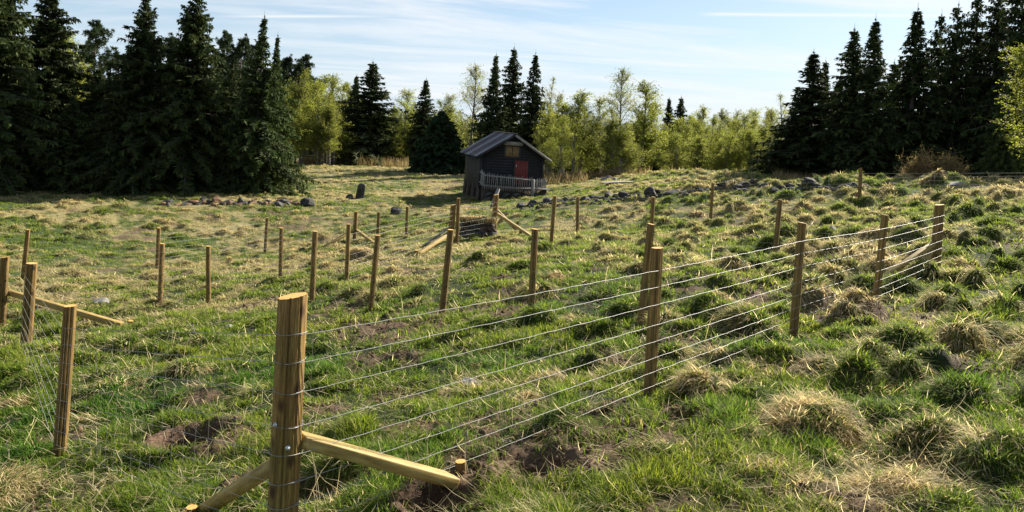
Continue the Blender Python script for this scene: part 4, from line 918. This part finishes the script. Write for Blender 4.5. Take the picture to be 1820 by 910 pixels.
VAR = {
 'sp_big': [spruce(11, 2.9, 1.35, .42, .88, .0, .34), spruce(11, 2.6, 1.3, .38, .92, .0, .40)],
 'sp_spin': [spruce(9.5, 2.1, 1.1, .30, 1.1, .01, .42, ((.030, .052, .016), (.075, .10, .030)), .28)],
 'sp': [spruce(9, 1.5, 1.1, .40, .98, .02, .32), spruce(9, 1.45, 1.05, .38, 1.05, .02, .38), spruce(9, 1.35, 1.05, .36, .92, .03, .42)],
 'sp_dense': [spruce(5.5, 1.9, 2.2, .3, .78, -.01, .1, ((.012, .026, .012), (.03, .05, .02)))],
 'sp_wild': [spruce(10, 1.9, .85, .4, .7, .12, .4), spruce(10, 1.7, .8, .35, .65, .15, .45)],
 'birch': [birch(9, 2.0, 24000, 0, 3), birch(9, 1.7, 20000, 0, 2), birch(9, 2.1, 25000, 0, 4), birch(8.5, 1.6, 19000, 0, 2), birch(9, 1.8, 16000, .1, 1)],
 'birch_airy': [birch(9.5, 1.8, 9000, .6, 1, ((.16, .19, .05), (.30, .32, .10))), birch(9, 1.5, 8000, .45, 2)],
 'pine': [pine(10, 2.1), pine(10, 1.8, .9)],
}
cnt_ = {}
ORD = ['first', 'second', 'third', 'fourth', 'fifth', 'sixth', 'seventh', 'eighth', 'ninth', 'tenth', 'eleventh', 'twelfth', 'thirteenth', 'fourteenth', 'fifteenth', 'sixteenth', 'seventeenth', 'eighteenth', 'nineteenth', 'twentieth', 'twenty-first', 'twenty-second', 'twenty-third', 'twenty-fourth', 'twenty-fifth', 'twenty-sixth', 'twenty-seventh', 'twenty-eighth', 'twenty-ninth', 'thirtieth']
def rank(lst, i): return ORD[sorted(range(len(lst)), key=lambda k: lst[k][0]).index(i)]
USED = set()
def tree(kind, apx, apy, by, d, wpx, lab, group=None, cat=None, nm=None, lift=0.0):
    ap = P(apx, apy, d); x, y = float(ap[0]), float(d); zb = base_h(np.array([x]), np.array([y]))[0]-.05
    if by is not None: pass
    h = ap[2]-zb; i = cnt_.get(kind, 0); cnt_[kind] = i+1; me_t, me_c, Hh, Rr = VAR[kind][i % len(VAR[kind])]
    name = nm or {'s': 'spruce_tree', 'b': 'birch_tree', 'p': 'pine_tree'}[kind[0]]; rz = random.uniform(0, 6.28)
    r = empty(name, (x, y, zb), rz); sw = (wpx*d/F/2)/Rr; r.scale = (sw, sw, h/Hh)
    tag(r, lab, cat or {'s': 'spruce', 'b': 'birch', 'p': 'pine'}[kind[0]], group)
    for n_, me in (('trunk', me_t), ('crown', me_c)):
        o = bpy.data.objects.new(n_, me); COL.objects.link(o); o.parent = r
    return r
# left wall of spruces
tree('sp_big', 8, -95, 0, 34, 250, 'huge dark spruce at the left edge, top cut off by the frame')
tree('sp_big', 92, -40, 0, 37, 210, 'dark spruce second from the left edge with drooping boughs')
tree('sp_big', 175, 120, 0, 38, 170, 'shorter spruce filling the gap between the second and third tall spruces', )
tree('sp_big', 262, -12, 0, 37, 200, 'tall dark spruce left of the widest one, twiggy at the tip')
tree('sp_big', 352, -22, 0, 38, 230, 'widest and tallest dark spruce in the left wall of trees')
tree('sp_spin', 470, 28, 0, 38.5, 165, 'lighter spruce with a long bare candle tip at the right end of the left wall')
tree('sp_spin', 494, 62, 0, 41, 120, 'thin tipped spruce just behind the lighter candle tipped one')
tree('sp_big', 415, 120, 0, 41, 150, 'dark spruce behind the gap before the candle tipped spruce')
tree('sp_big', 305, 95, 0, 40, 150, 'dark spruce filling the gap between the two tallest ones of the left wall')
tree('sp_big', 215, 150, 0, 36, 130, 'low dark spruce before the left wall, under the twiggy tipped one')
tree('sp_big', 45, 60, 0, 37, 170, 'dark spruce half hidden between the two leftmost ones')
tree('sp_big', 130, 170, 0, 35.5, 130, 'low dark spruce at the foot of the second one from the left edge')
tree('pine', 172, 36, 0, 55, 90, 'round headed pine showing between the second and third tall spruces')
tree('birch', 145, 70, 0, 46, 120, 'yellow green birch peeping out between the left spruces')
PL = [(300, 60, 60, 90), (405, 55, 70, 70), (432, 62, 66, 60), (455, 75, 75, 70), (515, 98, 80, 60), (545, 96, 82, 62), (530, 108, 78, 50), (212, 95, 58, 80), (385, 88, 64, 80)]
for i_, (a, b_, d_, w_) in enumerate(PL):
    tree('pine', a, b_, 0, d_, w_, rank(PL, i_)+' from the left of the dark pines rising behind the left spruces', 'pines behind the left spruces')
BG = 'pale green birches along the far meadow edge left of the cabin'
BL = [(520, 155, 74, 70), (540, 128, 72, 80), (562, 138, 80, 75), (575, 150, 70, 70), (598, 135, 76, 80), (612, 150, 82, 60), (585, 170, 66, 60), (545, 180, 66, 60), (630, 170, 84, 70), (505, 170, 80, 70), (690, 190, 86, 60), (740, 185, 88, 70), (528, 200, 64, 70), (600, 205, 68, 70), (570, 195, 66, 70), (640, 215, 72, 60), (700, 225, 76, 60), (740, 225, 74, 60)]
for i_, (a, b_, d_, w_) in enumerate(BL):
    tree('birch', a, b_, 0, d_, w_*1.15, rank(BL, i_)+' from the left of the pale birches at the far meadow edge', BG)
tree('sp', 592, 130, 0, 95, 30, 'tiny spruce tip over the birches at the back left')
tree('sp', 634, 134, 0, 76, 79, 'slim spruce leaning against the big spruce at the meadow edge')
tree('sp', 663, 110, 0, 72, 143, 'big dark spruce standing alone at the far meadow edge')
tree('birch', 718, 163, 0, 78, 78, 'rounded bright birch right of the big meadow edge spruce')
tree('sp', 758, 140, 0, 74, 84, 'slender spruce with a thin spire left of the dense dark one')
tree('sp_dense', 786, 196, 0, 60, 118, 'squat very dense black green spruce left of the cabin')
tree('birch', 792, 170, 0, 82, 70, 'birch rising behind the squat dense spruce')
tree('birch', 815, 190, 0, 76, 70, 'low birch between the squat spruce and the airy birch')
tree('birch_airy', 846, 122, 0, 66, 95, 'tall airy birch with grey limbs behind the cabin roof')
tree('sp', 882, 97, 0, 62, 84, 'left spruce of the three spires behind the cabin')
tree('sp', 914, 84, 0, 64, 94, 'middle and tallest spruce of the three spires behind the cabin')
tree('sp', 952, 94, 0, 61, 92, 'right spruce of the three spires behind the cabin')
tree('birch', 975, 185, 0, 58, 70, 'low birch right behind the cabin gable')
tree('birch_airy', 988, 142, 0, 66, 70, 'pale wispy birch right of the three spires')
tree('birch', 1016, 165, 0, 54, 92, 'full leafy birch right of the cabin')
tree('birch', 1000, 210, 0, 50, 70, 'young birch beside the cabin, lower than its neighbours')
tree('birch', 1038, 200, 0, 72, 50, 'small farther birch in the gap right of the cabin birches')
tree('birch_airy', 1108, 128, 0, 58, 100, 'tallest birch right of the cabin with a thin feathery top')
tree('birch', 1131, 148, 0, 56, 110, 'broad bright birch beside the tallest feathery one')
tree('birch', 1088, 195, 0, 55, 80, 'birch with low spreading crown left of the feathery one')
tree('birch', 1152, 185, 0, 60, 76, 'narrow birch on the right side of the tall feathery group')
tree('birch', 1075, 178, 0, 60, 70, 'slim birch left of the tallest feathery birch')
tree('birch', 960, 200, 0, 70, 80, 'birch filling the dark foot of the three spires')
tree('birch', 1026, 186, 0, 60, 80, 'upright birch right of the full leafy one beside the cabin')
tree('birch', 1110, 220, 0, 52, 90, 'low bushy birch at the foot of the feathery one')
tree('sp', 1190, 174, 0, 72, 69, 'left spruce of the dark pair in the middle distance')
tree('sp', 1211, 172, 0, 74, 74, 'right spruce of the dark pair in the middle distance')
tree('sp_dense', 1166, 278, 0, 58, 26, 'small dark young spruce at the foot of the birches')
BT = 'low birches of the thicket between the dark pair and the right spruces'
BR_ = [(1238, 193, 66, 50), (1225, 225, 58, 60), (1250, 215, 60, 60), (1262, 206, 70, 50), (1280, 222, 62, 60), (1300, 214, 66, 50), (1205, 240, 56, 60), (1322, 204, 60, 64), (1345, 212, 62, 56), (1362, 206, 66, 50), (1335, 235, 56, 60), (1290, 240, 56, 60), (1372, 225, 54, 54), (1180, 245, 60, 50), (1150, 235, 66, 50),(1250, 245, 54, 60), (1215, 215, 64, 60), (1310, 230, 58, 60), (1272, 196, 76, 56), (1310, 200, 78, 56), (1242, 208, 78, 60), (1335, 198, 76, 56), (1355, 194, 74, 50), (1290, 212, 76, 60), (1185, 225, 70, 60)]
for i_, (a, b_, d_, w_) in enumerate(BR_):
    tree('birch', a, b_, 0, d_, w_*1.2, rank(BR_, i_)+' from the left of the low birches right of the dark pair', BT)
tree('birch_airy', 1386, 172, 0, 58, 80, 'bare topped pale birch leaning against the right spruces')
# right stand
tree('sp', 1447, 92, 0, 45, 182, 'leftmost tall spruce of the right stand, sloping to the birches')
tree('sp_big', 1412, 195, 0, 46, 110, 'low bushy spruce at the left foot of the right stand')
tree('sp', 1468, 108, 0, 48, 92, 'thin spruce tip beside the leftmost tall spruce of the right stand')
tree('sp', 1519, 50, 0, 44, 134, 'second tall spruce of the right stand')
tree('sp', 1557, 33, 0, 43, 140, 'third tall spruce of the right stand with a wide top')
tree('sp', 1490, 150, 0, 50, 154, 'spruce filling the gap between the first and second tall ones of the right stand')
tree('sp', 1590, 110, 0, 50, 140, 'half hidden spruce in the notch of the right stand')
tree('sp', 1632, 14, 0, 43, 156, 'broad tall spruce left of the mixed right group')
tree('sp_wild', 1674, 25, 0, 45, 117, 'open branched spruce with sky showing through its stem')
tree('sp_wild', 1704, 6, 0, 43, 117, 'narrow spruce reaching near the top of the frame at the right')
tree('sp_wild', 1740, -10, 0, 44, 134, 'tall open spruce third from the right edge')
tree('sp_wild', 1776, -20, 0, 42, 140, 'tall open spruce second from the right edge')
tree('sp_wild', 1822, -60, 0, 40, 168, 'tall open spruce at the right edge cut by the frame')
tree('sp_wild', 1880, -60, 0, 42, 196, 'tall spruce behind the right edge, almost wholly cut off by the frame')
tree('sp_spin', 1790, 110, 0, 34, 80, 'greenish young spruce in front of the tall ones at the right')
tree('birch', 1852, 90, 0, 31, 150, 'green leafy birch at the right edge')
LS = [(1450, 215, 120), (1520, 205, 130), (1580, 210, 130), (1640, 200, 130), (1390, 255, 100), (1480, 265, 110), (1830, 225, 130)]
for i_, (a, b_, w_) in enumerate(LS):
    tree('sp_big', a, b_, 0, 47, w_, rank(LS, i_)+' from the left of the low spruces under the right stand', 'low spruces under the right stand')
# far-off wood behind everything: too dense to count
def far_wood():
    srcs = [VAR['birch'][0], VAR['birch'][2], VAR['sp'][0], VAR['pine'][0]]; data = []
    for (mt_, mc_, Hh, Rr) in srcs:
        n = len(mc_.vertices); v = np.empty(n*3, np.float32); mc_.vertices.foreach_get('co', v); v = v.reshape(-1, 4, 3)
        c = np.empty(n*4, np.float32); mc_.color_attributes['Col'].data.foreach_get('color', c); c = c.reshape(-1, 4, 4)[:, :, :3]
        k = rng.choice(len(v), 2300, replace=False); v = v[k]; ctr = v.mean(1, keepdims=True); data.append(((v-ctr)*3.0+ctr, c[k], Hh, Rr))
    Vs, Cs = [], []
    for px in np.arange(120, 2500, 13):
        for row in range(2):
            p = px+rng.uniform(-8, 8); d = 96+row*14+rng.uniform(-5, 5)
            if p < 560: top = 130
            elif p < 1040: top = 205
            elif p < 1170: top = 228
            elif p < 1480: top = 236
            else: top = 262+(p-1480)*.05
            top += rng.uniform(-8, 22); kind = rng.choice(4, p=[.38, .34, .18, .10]) if p > 560 else rng.choice(4, p=[.2, .2, .3, .3])
            v, c, Hh, Rr = data[kind]; ap = P(p, top, d); zb = float(base_h(np.array([ap[0]]), np.array([d]))[0]); h = ap[2]-zb
            a = rng.uniform(0, 6.28); R2 = np.array([[math.cos(a), -math.sin(a), 0], [math.sin(a), math.cos(a), 0], [0, 0, 1]]); w = rng.uniform(1.6, 2.6)/Rr
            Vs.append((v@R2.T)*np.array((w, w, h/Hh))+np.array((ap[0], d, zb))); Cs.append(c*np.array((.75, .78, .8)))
    me = quadmesh('far_wood', [(np.concatenate(Vs), np.concatenate(Cs))]); me.materials.append(M['leaves'])
    g = link('far_wood', me); tag(g, 'far-off mixed wood closing the meadow behind the birches and spruces', 'wood', kind='stuff')
far_wood()
# brown bush on the skyline
x, y = gp(1662, 322, 30); zb = float(base_h(np.array([x]), np.array([y]))[0]); r = empty('bare_bush', (x, y, zb)); tag(r, 'brown bare branched bush on the skyline before the right spruces', 'bush')
tw = MB(); parts = []; s = 30/F; A, B = [], []
for k in range(70):
    a = rng.uniform(0, 6.28); ox = rng.uniform(-45, 45)*s; p0 = np.array((ox, rng.uniform(-.4, .4), 0)); hh_ = rng.uniform(20, 46)*s; e = p0+np.array((math.cos(a)*.25, math.sin(a)*.25, hh_*1.15)); tw.tube([p0-(0, 0, .1), (p0+e)/2+rng.normal(0, .05, 3), e], [.014, .01, .004], 3, cap=False)
    for j in range(26):
        q = p0+(e-p0)*rng.uniform(.15, 1); A.append(q); B.append(q+rng.normal(0, .17, 3)+np.array((0, 0, .06)))
A = np.array(A); B = np.array(B); n = len(A); parts.append(ribbons(A, B, np.full(n, .02), np.full(n, .008), lerp_c((.10, .065, .035), (.26, .18, .09), n)))
pick = rng.choice(n, 2600); parts.append(leafs(B[pick]+rng.normal(0, .04, (2600, 3)), rng.normal(size=(2600, 3)), rng.uniform(.05, .09, 2600), np.full(2600, .035), lerp_c((.12, .09, .04), (.20, .17, .06), 2600)))
tw.build('stems', M['bark'], r); me = quadmesh('twigs', parts); link('twigs', me, M['leaves'], r)
# undergrowth of dead stems below the birches
T = Blades()
for (px0, px1, py, d0, d1) in [(640, 730, 300, 66, 72), (960, 1050, 322, 46, 54), (1050, 1160, 316, 50, 56), (1180, 1400, 312, 50, 54), (535, 640, 296, 68, 74), (1380, 1480, 325, 38, 44)]:
    n = 1100; d_ = rng.uniform(d0, d1, n); px = rng.uniform(px0, px1, n); x = (px-CX)/F*d_; T.add(x, d_, base_h(x, d_), rng.uniform(0, 6.28, n), rng.uniform(0, .4, n), rng.uniform(.3, 1.1, n)*(d_/60), np.full(n, .025), rng.uniform(0, .5, n), lerp_c((.12, .085, .05), (.30, .23, .12), n))
g = link('undergrowth', T.mesh('undergrowth'), M['tuft']); tag(g, 'dead brown stems and brush under the birches', 'undergrowth', kind='stuff')
